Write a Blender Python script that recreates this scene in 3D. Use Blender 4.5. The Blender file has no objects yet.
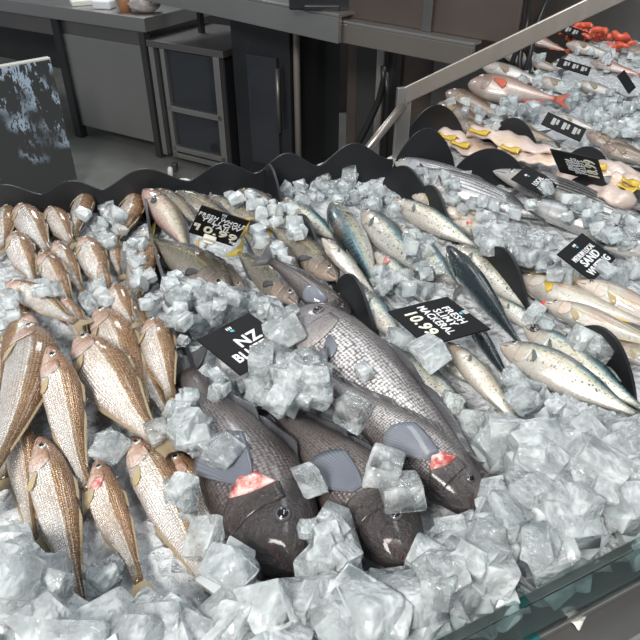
import bpy, bmesh, math, random
import numpy as np
from mathutils import Vector, Matrix
random.seed(7); RNG = np.random.default_rng(7)
PI = math.pi
SC = bpy.context.scene
COL = SC.collection
BED = 0.85
CAMH = 1.45
PITCH = math.radians(35)
F = 656.0
FW = np.array([0, math.cos(PITCH), -math.sin(PITCH)])
UPV = np.array([0, math.sin(PITCH), math.cos(PITCH)])
EYE = np.array([0, 0, CAMH])

def P(x, y, z):
    """photo point -> point of the horizontal plane at height z (world)"""
    d = FW * F + np.array([1.0, 0, 0]) * (x - 320) + UPV * (320 - y)
    return EYE + d * ((z - CAMH) / d[2])
def Q(v):
    d = np.asarray(v, float) - EYE
    c = d @ FW
    return 320 + F * d[0] / c, 320 - F * (d @ UPV) / c, c

# ------------------------------------------------------------------ objects
def link(o, parent=None):
    COL.objects.link(o)
    if parent is not None: o.parent = parent
    return o
def tag(o, label=None, cat=None, group=None, kind=None):
    if label: o['label'] = label
    if cat: o['category'] = cat
    if group: o['group'] = group
    if kind: o['kind'] = kind
    return o
def empty(name, loc, label, cat, group=None, mat=None):
    o = bpy.data.objects.new(name, None); link(o); o.empty_display_size = .02
    if mat is not None: o.matrix_world = mat
    else: o.location = loc
    return tag(o, label, cat, group)
def mesh_obj(name, verts, faces, mat, parent=None, uv=None, smooth=True):
    me = bpy.data.meshes.new(name)
    me.from_pydata([tuple(map(float, v)) for v in verts], [], faces)
    if uv is not None:
        l = me.uv_layers.new(name='UVMap')
        idx = np.empty(len(me.loops), int); me.loops.foreach_get('vertex_index', idx)
        l.data.foreach_set('uv', np.asarray(uv, float)[idx].ravel())
    if smooth: me.polygons.foreach_set('use_smooth', [True] * len(me.polygons))
    me.materials.append(mat); me.update()
    return link(bpy.data.objects.new(name, me), parent)
def bm_obj(name, bm, mat, parent=None, smooth=False):
    bmesh.ops.recalc_face_normals(bm, faces=bm.faces[:])
    me = bpy.data.meshes.new(name); bm.to_mesh(me); bm.free()
    if smooth: me.polygons.foreach_set('use_smooth', [True] * len(me.polygons))
    me.materials.append(mat)
    return link(bpy.data.objects.new(name, me), parent)
def add_box(bm, c, s, M=None, bev=0.0):
    r = bmesh.ops.create_cube(bm, size=1)
    T = Matrix.Translation(c) @ Matrix.Diagonal((*s, 1))
    if M is not None: T = M @ T
    bmesh.ops.transform(bm, matrix=T, verts=r['verts'])
    if bev:
        es = list({e for v in r['verts'] for e in v.link_edges})
        bmesh.ops.bevel(bm, geom=es, offset=bev, segments=2, affect='EDGES', profile=.6)
def box_obj(name, c, s, mat, parent=None, M=None, bev=0.0):
    bm = bmesh.new(); add_box(bm, c, s, M, bev); return bm_obj(name, bm, mat, parent)
def tube(name, pts, rad, mat, parent=None, n=10, cap=True):
    pts = [Vector(p) for p in pts]; V = []; Fc = []
    up = Vector((0.1, 0.2, 1)).normalized()
    rad = rad if hasattr(rad, '__len__') else [rad] * len(pts)
    for i, p in enumerate(pts):
        t = (pts[min(i + 1, len(pts) - 1)] - pts[max(i - 1, 0)]).normalized()
        a = t.cross(up)
        if a.length < 1e-3: a = t.cross(Vector((1, 0, 0)))
        a.normalize(); b = t.cross(a)
        for k in range(n):
            w = 2 * PI * k / n
            V.append(p + (a * math.cos(w) + b * math.sin(w)) * rad[i])
    for i in range(len(pts) - 1):
        for k in range(n):
            Fc.append((i * n + k, i * n + (k + 1) % n, (i + 1) * n + (k + 1) % n, (i + 1) * n + k))
    if cap:
        Fc.append(tuple(range(n))[::-1]); Fc.append(tuple(range((len(pts) - 1) * n, len(pts) * n)))
    return mesh_obj(name, V, Fc, mat, parent)
def basis(ex, ey, ez, o):
    return Matrix(((ex[0], ey[0], ez[0], o[0]), (ex[1], ey[1], ez[1], o[1]), (ex[2], ey[2], ez[2], o[2]), (0, 0, 0, 1)))

# ---------------------------------------------------------------- materials
class NT:
    def __init__(s, name):
        s.m = bpy.data.materials.new(name); s.m.use_nodes = True
        s.t = s.m.node_tree; s.b = s.t.nodes['Principled BSDF']
    def n(s, typ, **kw):
        o = s.t.nodes.new(typ)
        for k, v in kw.items(): setattr(o, k, v)
        return o
    def l(s, a, b): s.t.links.new(a, b)
    def inp(s, sock, v):
        if isinstance(v, bpy.types.NodeSocket): s.l(v, sock)
        elif isinstance(v, tuple) and len(v) == 3 and sock.type == 'RGBA': sock.default_value = (*v, 1)
        else: sock.default_value = v
    def set(s, **kw):
        for k, v in kw.items(): s.inp(s.b.inputs[k.replace('_', ' ')], v)
    def math(s, op, a, b=0.0, c=None, clamp=False):
        o = s.n('ShaderNodeMath', operation=op, use_clamp=clamp); s.inp(o.inputs[0], a); s.inp(o.inputs[1], b)
        if c is not None: s.inp(o.inputs[2], c)
        return o.outputs[0]
    def mix(s, f, a, b, typ='MIX'):
        o = s.n('ShaderNodeMix', data_type='RGBA', blend_type=typ)
        s.inp(o.inputs[0], f); s.inp(o.inputs[6], a); s.inp(o.inputs[7], b); return o.outputs[2]
    def step(s, x, a, b):
        o = s.n('ShaderNodeMapRange', interpolation_type='SMOOTHSTEP'); s.inp(o.inputs[0], x)
        o.inputs[1].default_value = a; o.inputs[2].default_value = b; return o.outputs[0]
    def ramp(s, x, stops):
        o = s.n('ShaderNodeValToRGB'); s.inp(o.inputs[0], x); e = o.color_ramp.elements
        while len(e) < len(stops): e.new(.5)
        for q, (p, c) in zip(e, stops): q.position = p; q.color = (*c, 1)
        return o.outputs[0]
    def coords(s, which='Object'): return s.n('ShaderNodeTexCoord').outputs[which]
    def noise(s, vec, scale, detail=3, rough=.5):
        o = s.n('ShaderNodeTexNoise'); s.l(vec, o.inputs['Vector'])
        o.inputs['Scale'].default_value = scale; o.inputs['Detail'].default_value = detail; o.inputs['Roughness'].default_value = rough
        return o.outputs[0]
    def voro(s, vec, scale=1.0, feature='F1', rnd=1.0):
        o = s.n('ShaderNodeTexVoronoi', feature=feature); s.l(vec, o.inputs['Vector'])
        o.inputs['Scale'].default_value = scale; o.inputs['Randomness'].default_value = rnd; return o.outputs['Distance']
    def mapping(s, vec, scale=(1, 1, 1), loc=(0, 0, 0)):
        o = s.n('ShaderNodeMapping'); s.l(vec, o.inputs[0]); o.inputs['Scale'].default_value = scale; o.inputs['Location'].default_value = loc
        return o.outputs[0]
    def bump(s, h, strength=.3, dist=.001):
        o = s.n('ShaderNodeBump'); s.inp(o.inputs['Height'], h); o.inputs['Strength'].default_value = strength; o.inputs['Distance'].default_value = dist
        s.l(o.outputs[0], s.b.inputs['Normal'])

def plain(name, c, rough=.5, metal=0.0, coat=0.0, noise=None):
    t = NT(name); t.set(Base_Color=c, Roughness=rough, Metallic=metal, Coat_Weight=coat)
    if noise:
        sc, amt = noise
        n = t.noise(t.coords(), sc, 4, .6)
        t.set(Base_Color=t.mix(n, tuple(x * (1 - amt) for x in c), tuple(min(1, x * (1 + amt)) for x in c)))
        t.set(Roughness=t.math('MULTIPLY_ADD', n, .25, max(rough - .12, .05)))
    return t.m
def steel(name, c, rough=.32, streak=(1, 1, 60)):
    t = NT(name); v = t.coords()
    n = t.noise(t.mapping(v, streak), 3.0, 4, .6); n2 = t.noise(v, 2.3, 4, .6)
    t.set(Base_Color=t.mix(n2, tuple(x * .75 for x in c), c), Metallic=.85, Roughness=t.math('MULTIPLY_ADD', n, .25, rough - .1))
    t.bump(n, .06, .001); return t.m

def fish_mat(name, stops, head, scales=(60, 24), sc_dark=.35, sc_bump=.35, metal=.35, rough=.3, spots=None, stripes=None,
             mottle=.25, lateral=None, tail=None, blush=None, back_pattern=None, coat=.5):
    t = NT(name)
    uv = t.coords('UV'); sep = t.n('ShaderNodeSeparateXYZ'); t.l(uv, sep.inputs[0]); u, v = sep.outputs[0], sep.outputs[1]
    ob = t.coords('Object')
    oi = t.n('ShaderNodeObjectInfo').outputs['Random']
    nz = t.noise(ob, 26, 4, .6)
    vv = t.math('ADD', v, t.math('MULTIPLY_ADD', nz, .10, -.05))
    c = t.ramp(vv, stops)
    if back_pattern:
        w = t.n('ShaderNodeTexWave', wave_type='BANDS', bands_direction='X'); t.l(t.mapping(uv, (1, .12, 1)), w.inputs[0])
        w.inputs['Scale'].default_value = 9; w.inputs['Distortion'].default_value = 7; w.inputs['Detail'].default_value = 3; w.inputs['Detail Scale'].default_value = 3
        m = t.math('MULTIPLY', t.step(w.outputs[1], .45, .6), t.math('SUBTRACT', 1.0, t.step(vv, .2, .34)))
        c = t.mix(t.math('MULTIPLY', m, .75), c, back_pattern)
    if spots:
        col, su, sv, size, v0, v1 = spots
        d = t.voro(t.mapping(uv, (su, sv, 1)), 1.0, 'F1', .75)
        m = t.math('SUBTRACT', 1.0, t.step(d, size * .7, size))
        m = t.math('MULTIPLY', m, t.math('MULTIPLY', t.step(vv, v0 - .04, v0 + .04), t.math('SUBTRACT', 1.0, t.step(vv, v1 - .06, v1 + .06))))
        m = t.math('MULTIPLY', m, t.step(u, .2, .27))
        c = t.mix(t.math('MULTIPLY', m, .85), c, col)
    if stripes:
        col, k, v0, v1, width = stripes
        fr = t.math('FRACT', t.math('MULTIPLY', t.math('ADD', v, t.math('MULTIPLY', u, .07)), k))
        m = t.math('SUBTRACT', 1.0, t.step(t.math('ABSOLUTE', t.math('SUBTRACT', fr, .5)), width * .6, width))
        m = t.math('MULTIPLY', m, t.math('MULTIPLY', t.step(v, v0 - .02, v0 + .02), t.math('SUBTRACT', 1.0, t.step(v, v1 - .02, v1 + .02))))
        m = t.math('MULTIPLY', m, t.step(u, .25, .32))
        c = t.mix(t.math('MULTIPLY', m, .85), c, col)
    if lateral:
        col, v0, wd = lateral
        m = t.math('SUBTRACT', 1.0, t.step(t.math('ABSOLUTE', t.math('SUBTRACT', vv, v0)), wd * .4, wd))
        c = t.mix(t.math('MULTIPLY', m, t.step(u, .22, .3)), c, col)
    # head, tail colours
    hd = t.math('SUBTRACT', 1.0, t.step(t.math('ADD', u, t.math('MULTIPLY_ADD', nz, .08, -.04)), .16, .27))
    hc = t.ramp(vv, head); c = t.mix(hd, c, hc)
    if tail: c = t.mix(t.step(u, .86, 1.0), c, tail)
    if blush:
        col, a = blush
        c = t.mix(t.math('MULTIPLY', t.step(t.noise(ob, 16, 2), .52, .72), a), c, col)
    # mottling + individual tone
    c = t.mix(t.math('MULTIPLY', t.math('MULTIPLY', t.step(t.noise(ob, 60, 5, .7), .45, .75), mottle), t.math('MULTIPLY_ADD', t.step(vv, .34, .48), -.85, 1.0)), c, (.10, .055, .03))
    c = t.mix(1.0, c, t.ramp(oi, [(0, (.8, .78, .76)), (.5, (1, 1, 1)), (1, (1, .93, .86))]), 'MULTIPLY')
    # mouth slit mark
    mo = t.math('MULTIPLY', t.math('SUBTRACT', 1.0, t.step(u, .07, .085)), t.math('SUBTRACT', 1.0, t.step(t.math('ABSOLUTE', t.math('SUBTRACT', v, .6)), .02, .045)))
    c = t.mix(t.math('MULTIPLY', mo, .85), c, (.05, .02, .02))
    # scales
    if scales:
        su, sv = scales
        d = t.voro(t.mapping(uv, (su, sv, 1)), 1.0, 'F1', .35)
        body = t.math('SUBTRACT', 1.0, hd)
        e = t.math('MULTIPLY', t.step(d, .35, .62), body)
        c = t.mix(t.math('MULTIPLY', e, sc_dark), c, (.06, .045, .04))
        h = t.math('MULTIPLY', t.math('SUBTRACT', 1.0, d), body)
        t.bump(t.math('ADD', h, t.math('MULTIPLY', t.noise(ob, 75, 5, .7), t.math('MULTIPLY_ADD', hd, 3.2, .9))), sc_bump, .002)
    t.set(Base_Color=c, Metallic=t.math('MULTIPLY', metal, t.math('MULTIPLY_ADD', hd, -.75, 1.0)), Roughness=t.math('MULTIPLY_ADD', t.noise(ob, 130, 3, .7), .35, rough - .12), Coat_Weight=coat, Coat_Roughness=.12)
    t.b.inputs['Specular IOR Level'].default_value = .6
    return t.m
def fin_mat(name, c, tip, alpha=.25, rough=.3):
    t = NT(name); uv = t.coords('UV'); sep = t.n('ShaderNodeSeparateXYZ'); t.l(uv, sep.inputs[0])
    w = t.n('ShaderNodeTexWave', wave_type='BANDS', bands_direction='X'); t.l(uv, w.inputs[0]); w.inputs['Scale'].default_value = 5.5; w.inputs['Distortion'].default_value = .6
    col = t.mix(sep.outputs[1], c, tip); col = t.mix(t.math('MULTIPLY', w.outputs[1], .35), col, tuple(x * .45 for x in c))
    t.set(Base_Color=col, Roughness=rough, Transmission_Weight=alpha, IOR=1.33, Coat_Weight=.4); t.bump(w.outputs[1], .4, .001)
    return t.m

M = {}
def ice_mat(name, col, trans, rough, k):
    t = NT(name); ob = t.mapping(t.coords(), (k, k, k))
    n = t.noise(ob, 2.2, 3, .6); oi = t.n('ShaderNodeObjectInfo').outputs['Random']
    t.set(Base_Color=t.mix(n, tuple(x * .95 for x in col), col), Roughness=t.math('MULTIPLY_ADD', n, .2, rough - .08), IOR=1.31)
    # milky hearts: each lump is cloudier in patches
    cl = t.math('MULTIPLY_ADD', t.step(t.noise(ob, 1.5, 2), .42, .62), -.22, trans)
    cl = t.math('ADD', cl, t.math('MULTIPLY_ADD', oi, .24, -.12), clamp=True)
    t.set(Transmission_Weight=cl); t.b.inputs['Specular IOR Level'].default_value = .7
    t.bump(t.noise(ob, 3.2, 2), .22, .12 / k)
    return t.m
M['ice'] = ice_mat('ice', (.87, .92, .935), .77, .09, 1.0)
M['ice_loose'] = ice_mat('ice_loose', (.87, .92, .935), .74, .09, 28.0)
t = NT('ice_bed'); ob = t.coords(); n = t.noise(ob, 60, 4, .7); t.set(Base_Color=t.mix(n, (.62, .65, .68), (.86, .88, .90)), Roughness=.25, Transmission_Weight=.25, IOR=1.31); t.bump(t.math('ADD', t.voro(ob, 70), n), .8, .012); M['ice_bed'] = t.m
M['black'] = plain('black_plastic', (.010, .011, .013), .5, 0, 0, (9, .5))
M['sign'] = plain('sign_face', (.008, .008, .009), .6); M['sign'].node_tree.nodes['Principled BSDF'].inputs['Specular IOR Level'].default_value = .2
M['white'] = plain('white_print', (.82, .84, .86), .5)
M['cream'] = plain('cream_digits', (.86, .83, .68), .5)
M['teal'] = plain('teal_print', (.12, .45, .55), .5)
M['clip'] = plain('white_clip', (.78, .77, .70), .35)
M['steel'] = steel('brushed_steel', (.50, .48, .46), .34)
M['steel_warm'] = steel('warm_steel', (.42, .37, .33), .36, (60, 1, 1))
M['steel_dark'] = steel('dark_steel', (.26, .24, .235), .4)
M['dark'] = plain('dark_enamel', (.018, .019, .022), .35, 0, .2, (5, .4))
M['darkgrey'] = plain('dark_grey_panel', (.05, .048, .048), .4, .2, 0, (4, .4))
M['brown'] = plain('brown_panel', (.12, .095, .082), .35, .4, 0, (3, .4))
M['pale_post'] = plain('pale_post', (.34, .30, .27), .4, .3)
M['floor'] = plain('wet_concrete', (.17, .17, .155), .35, 0, .15, (6, .35))
M['wall'] = plain('dark_wall', (.035, .032, .032), .55, 0, 0, (2, .4))
M['deck'] = plain('deck_liner', (.16, .18, .19), .45, .2, 0, (12, .3))
M['slate'] = plain('slate_ledge', (.075, .07, .072), .4, 0, .1, (25, .35))
M['rubber'] = plain('black_cable', (.012, .012, .012), .4)
M['iris_silver'] = plain('iris_silver', (.55, .52, .45), .2, .5, .6)
M['iris_dark'] = plain('iris_dark', (.10, .09, .10), .2, .2, .6)
M['pupil'] = plain('pupil', (.004, .004, .006), .08, 0, .8)
t = NT('gill_red'); ob = t.coords(); t.set(Base_Color=t.mix(t.step(t.noise(ob, 45, 4, .7), .4, .62), (.40, .07, .06), (.72, .50, .46)), Roughness=.25, Coat_Weight=.5); t.bump(t.noise(ob, 60, 3), .6, .003); M['gill_red'] = t.m
t = NT('glass'); t.set(Base_Color=(.72, .92, .90), Roughness=.03, Transmission_Weight=1.0, IOR=1.45); M['glass'] = t.m

M['mouth_red'] = plain('mouth_red', (.62, .05, .03), .3, 0, .5)
M['grey_print'] = plain('grey_print', (.38, .38, .37), .5)
M['whiting'] = fish_mat('whiting_skin', [(0, (.20, .10, .04)), (.2, (.30, .17, .08)), (.32, (.38, .24, .13)), (.38, (.42, .29, .18)), (.42, (.95, .91, .85)), (.47, (.68, .63, .58)), (.54, (.86, .83, .80)), (.76, (.84, .80, .77)), (1, (.76, .62, .56))],
    [(0, (.20, .10, .06)), (.38, (.36, .20, .13)), (.6, (.62, .45, .38)), (1, (.66, .50, .45))], (80, 25), .34, 1.0, .38, .22,
    mottle=.35, tail=(.24, .16, .08), blush=((.58, .36, .24), .22))
M['yellowtail'] = fish_mat('yellowtail_skin', [(0, (.040, .042, .036)), (.2, (.075, .074, .058)), (.40, (.14, .135, .105)), (.50, (.26, .25, .20)), (.7, (.42, .40, .35)), (1, (.54, .48, .43))],
    [(0, (.05, .042, .036)), (.42, (.105, .088, .075)), (.65, (.27, .22, .19)), (1, (.46, .38, .34))], (90, 28), .3, .5, .42, .24, mottle=.4, lateral=((.32, .29, .12), .40, .025), tail=(.36, .28, .05), blush=((.36, .22, .17), .2))
M['yellowtail_belly'] = fish_mat('pink_yellowtail_skin', [(0, (.08, .075, .06)), (.28, (.18, .165, .12)), (.45, (.42, .39, .30)), (.6, (.60, .55, .46)), (.8, (.62, .50, .45)), (1, (.58, .34, .32))],
    [(0, (.12, .08, .07)), (.45, (.28, .18, .15)), (.7, (.48, .34, .30)), (1, (.55, .36, .33))], (90, 28), .25, .5, .38, .24, mottle=.3, tail=(.44, .34, .06), blush=((.55, .28, .25), .3))
M['bluenose'] = fish_mat('bluenose_skin', [(0, (.10, .095, .10)), (.25, (.20, .19, .195)), (.5, (.66, .645, .65)), (.72, (.58, .56, .565)), (1, (.26, .24, .245))],
    [(0, (.075, .07, .075)), (.5, (.22, .21, .22)), (.75, (.32, .31, .32)), (1, (.24, .22, .22))], (76, 32), .85, .8, .3, .30, mottle=.15, tail=(.10, .08, .08))
M['bluenose_mid'] = fish_mat('dark_headed_bluenose_skin', [(0, (.08, .072, .074)), (.25, (.17, .155, .158)), (.48, (.56, .54, .545)), (.60, (.40, .38, .384)), (.72, (.12, .105, .106)), (1, (.05, .042, .043))],
    [(0, (.05, .044, .046)), (.4, (.10, .088, .09)), (.55, (.05, .043, .044)), (1, (.035, .028, .029))], (76, 32), .85, .9, .3, .30, mottle=.2, tail=(.08, .06, .06), coat=.35)
M['bluenose_dark'] = fish_mat('dark_bluenose_skin', [(0, (.040, .033, .034)), (.25, (.085, .072, .073)), (.48, (.27, .25, .252)), (.62, (.20, .18, .182)), (.8, (.075, .062, .063)), (1, (.04, .032, .033))],
    [(0, (.016, .013, .014)), (.5, (.028, .023, .024)), (1, (.04, .032, .033))], (76, 32), .8, .9, .3, .30, mottle=.25, tail=(.06, .045, .045), coat=.3)
M['mackerel'] = fish_mat('mackerel_skin', [(0, (.018, .035, .042)), (.20, (.035, .10, .12)), (.33, (.10, .21, .24)), (.41, (.40, .46, .44)), (.56, (.68, .68, .62)), (.8, (.76, .75, .71)), (1, (.76, .73, .69))],
    [(0, (.035, .05, .055)), (.38, (.15, .17, .16)), (.6, (.46, .42, .37)), (1, (.58, .53, .48))], (110, 32), .2, .3, .45, .24, spots=((.02, .035, .04), 46, 12, .36, .34, .74),
    back_pattern=(.010, .016, .022), mottle=.2, lateral=((.60, .56, .30), .46, .02), tail=(.10, .12, .11), blush=((.62, .44, .34), .2))
M['mackerel_dark'] = fish_mat('blue_black_mackerel_skin', [(0, (.010, .018, .024)), (.3, (.018, .04, .052)), (.44, (.05, .09, .10)), (.54, (.40, .42, .36)), (1, (.62, .60, .52))],
    [(0, (.012, .018, .022)), (.5, (.05, .06, .065)), (1, (.45, .42, .37))], (110, 32), .2, .2, .35, .22, mottle=.1, tail=(.03, .05, .05))
M['bonito'] = fish_mat('bonito_skin', [(0, (.03, .04, .055)), (.14, (.08, .095, .12)), (.26, (.28, .30, .33)), (.6, (.42, .43, .45)), (1, (.54, .54, .54))],
    [(0, (.05, .06, .075)), (.3, (.24, .26, .28)), (1, (.52, .52, .52))], (140, 42), .1, .2, .5, .24, stripes=((.04, .05, .065), 15, .14, .62, .26), mottle=.12, tail=(.10, .11, .13))
M['sandwhiting'] = fish_mat('sand_whiting_skin', [(0, (.24, .20, .14)), (.2, (.34, .30, .23)), (.38, (.48, .45, .38)), (.6, (.62, .60, .55)), (1, (.68, .66, .62))],
    [(0, (.30, .24, .18)), (.5, (.54, .47, .40)), (1, (.66, .59, .54))], (84, 26), .25, .5, .4, .26, mottle=.22, lateral=((.58, .46, .16), .55, .025), tail=(.36, .30, .18), blush=((.66, .36, .30), .3))
M['snapper'] = fish_mat('snapper_skin', [(0, (.27, .14, .11)), (.4, (.40, .26, .22)), (.7, (.52, .43, .40)), (1, (.56, .51, .49))],
    [(0, (.17, .11, .085)), (.5, (.25, .17, .14)), (1, (.38, .32, .30))], (50, 20), .22, .35, .3, .3, mottle=.15, tail=(.50, .12, .08))
M['reef'] = fish_mat('reef_fish_skin', [(0, (.07, .048, .032)), (.4, (.17, .12, .085)), (.6, (.32, .27, .23)), (1, (.45, .40, .36))],
    [(0, (.08, .052, .04)), (.5, (.17, .12, .095)), (1, (.34, .28, .25))], (48, 20), .4, .5, .35, .3, mottle=.45, tail=(.15, .10, .07))
M['silver'] = fish_mat('silver_fish_skin', [(0, (.13, .125, .12)), (.35, (.30, .29, .28)), (.6, (.55, .54, .53)), (1, (.64, .62, .61))],
    [(0, (.14, .12, .11)), (.5, (.36, .32, .29)), (1, (.55, .51, .49))], (60, 22), .25, .4, .4, .28, mottle=.2, tail=(.22, .2, .19))
M['fin_tan'] = fin_mat('tan_fin', (.50, .40, .26), (.34, .27, .16), .3)
M['fin_pale'] = fin_mat('pale_fin', (.74, .62, .40), (.66, .52, .28), .3)
M['fin_yellow'] = fin_mat('yellow_fin', (.74, .50, .06), (.80, .56, .08), .1)
M['fin_olive'] = fin_mat('olive_yellow_fin', (.42, .32, .07), (.56, .42, .07), .1)
M['fin_slate'] = fin_mat('slate_fin', (.15, .16, .20), (.24, .26, .30), .15)
M['fin_dark'] = fin_mat('dark_fin', (.06, .06, .065), (.10, .10, .11), .1)
M['fin_blue'] = fin_mat('grey_blue_fin', (.12, .15, .15), (.20, .22, .20), .2)
M['fin_red'] = fin_mat('red_fin', (.55, .12, .07), (.62, .14, .08), .1)

# ------------------------------------------------------------------- fishes
def interp(x, tab):
    """smooth (monotone cubic) profile; a blunt rounded nose at the start"""
    X = np.array([a for a, _ in tab], float); Y = np.array([b for _, b in tab], float); x = np.asarray(x, float)
    h = np.diff(X); d = np.diff(Y) / h; m = np.empty(len(X)); m[0], m[-1] = d[0], d[-1]
    for i in range(1, len(X) - 1): m[i] = 0 if d[i - 1] * d[i] <= 0 else 2 * d[i - 1] * d[i] / (d[i - 1] + d[i])
    i = np.clip(np.searchsorted(X, x, 'right') - 1, 0, len(h) - 1); t = np.clip((x - X[i]) / h[i], 0, 1)
    y = (2 * t ** 3 - 3 * t ** 2 + 1) * Y[i] + (t ** 3 - 2 * t ** 2 + t) * h[i] * m[i] + (-2 * t ** 3 + 3 * t ** 2) * Y[i + 1] + (t ** 3 - t ** 2) * h[i] * m[i + 1]
    return y * np.clip(x / .02 + .25, 0, 1) ** .5
SP = {
 'whiting': dict(top=[(0, .012), (.03, .035), (.1, .068), (.2, .098), (.33, .115), (.5, .103), (.7, .066), (.88, .036), (1, .033)],
     bot=[(0, .012), (.03, .028), (.1, .058), (.2, .088), (.33, .108), (.5, .103), (.7, .065), (.88, .034), (1, .032)],
     wid=[(0, .010), (.03, .026), (.1, .052), (.2, .074), (.33, .082), (.5, .072), (.7, .042), (.88, .018), (1, .011)],
     eye=(.105, .40, .024), iris='iris_silver', mat='whiting', fin='fin_tan', tail=(.15, .085, .6), tfin='fin_tan', dorsal=(.32, .46, .03), dorsal2=(.52, .86, .02), anal=(.55, .86, .018), pect=(.27, .60, .085, .04), pfin='fin_pale'),
 'yellowtail': dict(top=[(0, .012), (.04, .045), (.12, .085), (.25, .118), (.4, .128), (.6, .10), (.8, .05), (.93, .024), (1, .022)],
     bot=[(0, .012), (.04, .04), (.12, .078), (.25, .112), (.4, .125), (.6, .098), (.8, .046), (.93, .022), (1, .02)],
     wid=[(0, .01), (.04, .032), (.12, .06), (.25, .08), (.4, .086), (.6, .068), (.8, .034), (.93, .018), (1, .012)],
     eye=(.10, .42, .022), iris='iris_silver', mat='yellowtail', fin='fin_dark', tail=(.17, .13, .5), tfin='fin_olive', dorsal=(.34, .45, .03), dorsal2=(.48, .92, .035), anal=(.58, .92, .03), pect=(.25, .56, .10, .035), pfin='fin_dark'),
 'bluenose': dict(top=[(0, .006), (.006, .03), (.02, .056), (.05, .088), (.1, .118), (.15, .137), (.2, .150), (.27, .158), (.35, .162), (.55, .132), (.75, .085), (.9, .05), (1, .047)],
     bot=[(0, .006), (.006, .03), (.02, .054), (.05, .082), (.1, .108), (.15, .125), (.2, .138), (.27, .148), (.35, .152), (.55, .128), (.75, .08), (.9, .048), (1, .045)],
     wid=[(0, .005), (.006, .025), (.02, .044), (.05, .066), (.1, .086), (.15, .097), (.2, .104), (.27, .109), (.35, .110), (.55, .088), (.75, .05), (.9, .025), (1, .018)],
     eye=(.12, .40, .024), iris='iris_dark', mat='bluenose', fin='fin_dark', tail=(.15, .15, .75), tfin='fin_dark', dorsal=(.32, .55, .05), dorsal2=(.56, .88, .045), anal=(.6, .88, .05), pect=(.27, .52, .25, .12), pfin='fin_slate'),
 'mackerel': dict(top=[(0, .008), (.04, .034), (.12, .064), (.25, .092), (.4, .102), (.6, .086), (.8, .046), (.93, .02), (1, .016)],
     bot=[(0, .008), (.04, .03), (.12, .062), (.25, .092), (.4, .106), (.6, .088), (.8, .044), (.93, .019), (1, .016)],
     wid=[(0, .007), (.04, .025), (.12, .047), (.25, .066), (.4, .074), (.6, .060), (.8, .032), (.93, .016), (1, .012)],
     eye=(.10, .42, .021), iris='iris_silver', mat='mackerel', fin='fin_blue', tail=(.14, .12, .25), tfin='fin_blue', dorsal=(.30, .42, .03), dorsal2=(.62, .76, .022), anal=(.64, .78, .022), pect=(.255, .50, .065, .022), pfin='fin_blue'),
 'reef': dict(top=[(0, .02), (.04, .065), (.12, .125), (.25, .172), (.4, .172), (.6, .13), (.8, .07), (.93, .038), (1, .036)],
     bot=[(0, .02), (.04, .055), (.12, .105), (.25, .145), (.4, .15), (.6, .115), (.8, .065), (.93, .036), (1, .034)],
     wid=[(0, .016), (.04, .045), (.12, .075), (.25, .095), (.4, .095), (.6, .07), (.8, .038), (.93, .02), (1, .014)],
     eye=(.13, .38, .026), iris='iris_silver', mat='reef', fin='fin_tan', tail=(.18, .16, .5), tfin='fin_dark', dorsal=(.28, .58, .06), dorsal2=(.6, .86, .05), anal=(.62, .86, .05), pect=(.28, .55, .16, .06), pfin='fin_tan'),
}
def derive(base, **kw):
    d = dict(SP[base]); d.update(kw); return d
SP['bluenose_dark'] = derive('bluenose', mat='bluenose_dark')
SP['bonito'] = derive('mackerel', mat='bonito', fin='fin_dark', tfin='fin_dark', pfin='fin_dark', eye=(.10, .42, .019))
SP['sandwhiting'] = derive('whiting', mat='sandwhiting', fin='fin_pale', tfin='fin_pale', pfin='fin_pale')
SP['yellowtail_belly'] = derive('yellowtail', mat='yellowtail_belly', tfin='fin_yellow')
SP['bluenose_mid'] = derive('bluenose', mat='bluenose_mid')
SP['mackerel_dark'] = derive('mackerel', mat='mackerel_dark')
SP['snapper'] = derive('reef', mat='snapper', fin='fin_red', tfin='fin_red', pfin='fin_red')
SP['silver'] = derive('reef', mat='silver', fin='fin_tan', tfin='fin_dark', pfin='fin_tan')
for k in ('silver',):
    for a in ('top', 'bot'): SP[k][a] = [(x, y * .78) for x, y in SP[k][a]]
NICE = {'whiting': 'whiting', 'yellowtail': 'yellowtail', 'bluenose': 'bluenose', 'bluenose_dark': 'bluenose', 'bluenose_mid': 'bluenose', 'mackerel': 'mackerel', 'mackerel_dark': 'mackerel', 'yellowtail_belly': 'yellowtail', 'bonito': 'bonito', 'sandwhiting': 'sand_whiting', 'snapper': 'snapper', 'reef': 'reef_fish', 'silver': 'silver_fish'}

def make_eye_meshes():
    out = {}
    for nm in ('iris_silver', 'iris_dark'):
        bm = bmesh.new(); bmesh.ops.create_uvsphere(bm, u_segments=14, v_segments=8, radius=1)
        bmesh.ops.scale(bm, vec=(1, 1, .45), verts=bm.verts)
        me = bpy.data.meshes.new('eye'); bm.to_mesh(me); bm.free(); me.materials.append(M[nm])
        me.polygons.foreach_set('use_smooth', [True] * len(me.polygons)); out[nm] = me
    bm = bmesh.new(); bmesh.ops.create_uvsphere(bm, u_segments=12, v_segments=8, radius=.70)
    bmesh.ops.scale(bm, vec=(1, 1, .4), verts=bm.verts); bmesh.ops.translate(bm, vec=(0, 0, .24), verts=bm.verts)
    me = bpy.data.meshes.new('pupil'); bm.to_mesh(me); bm.free(); me.materials.append(M['pupil'])
    me.polygons.foreach_set('use_smooth', [True] * len(me.polygons)); out['pupil'] = me
    return out
EYES = make_eye_meshes()

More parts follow.
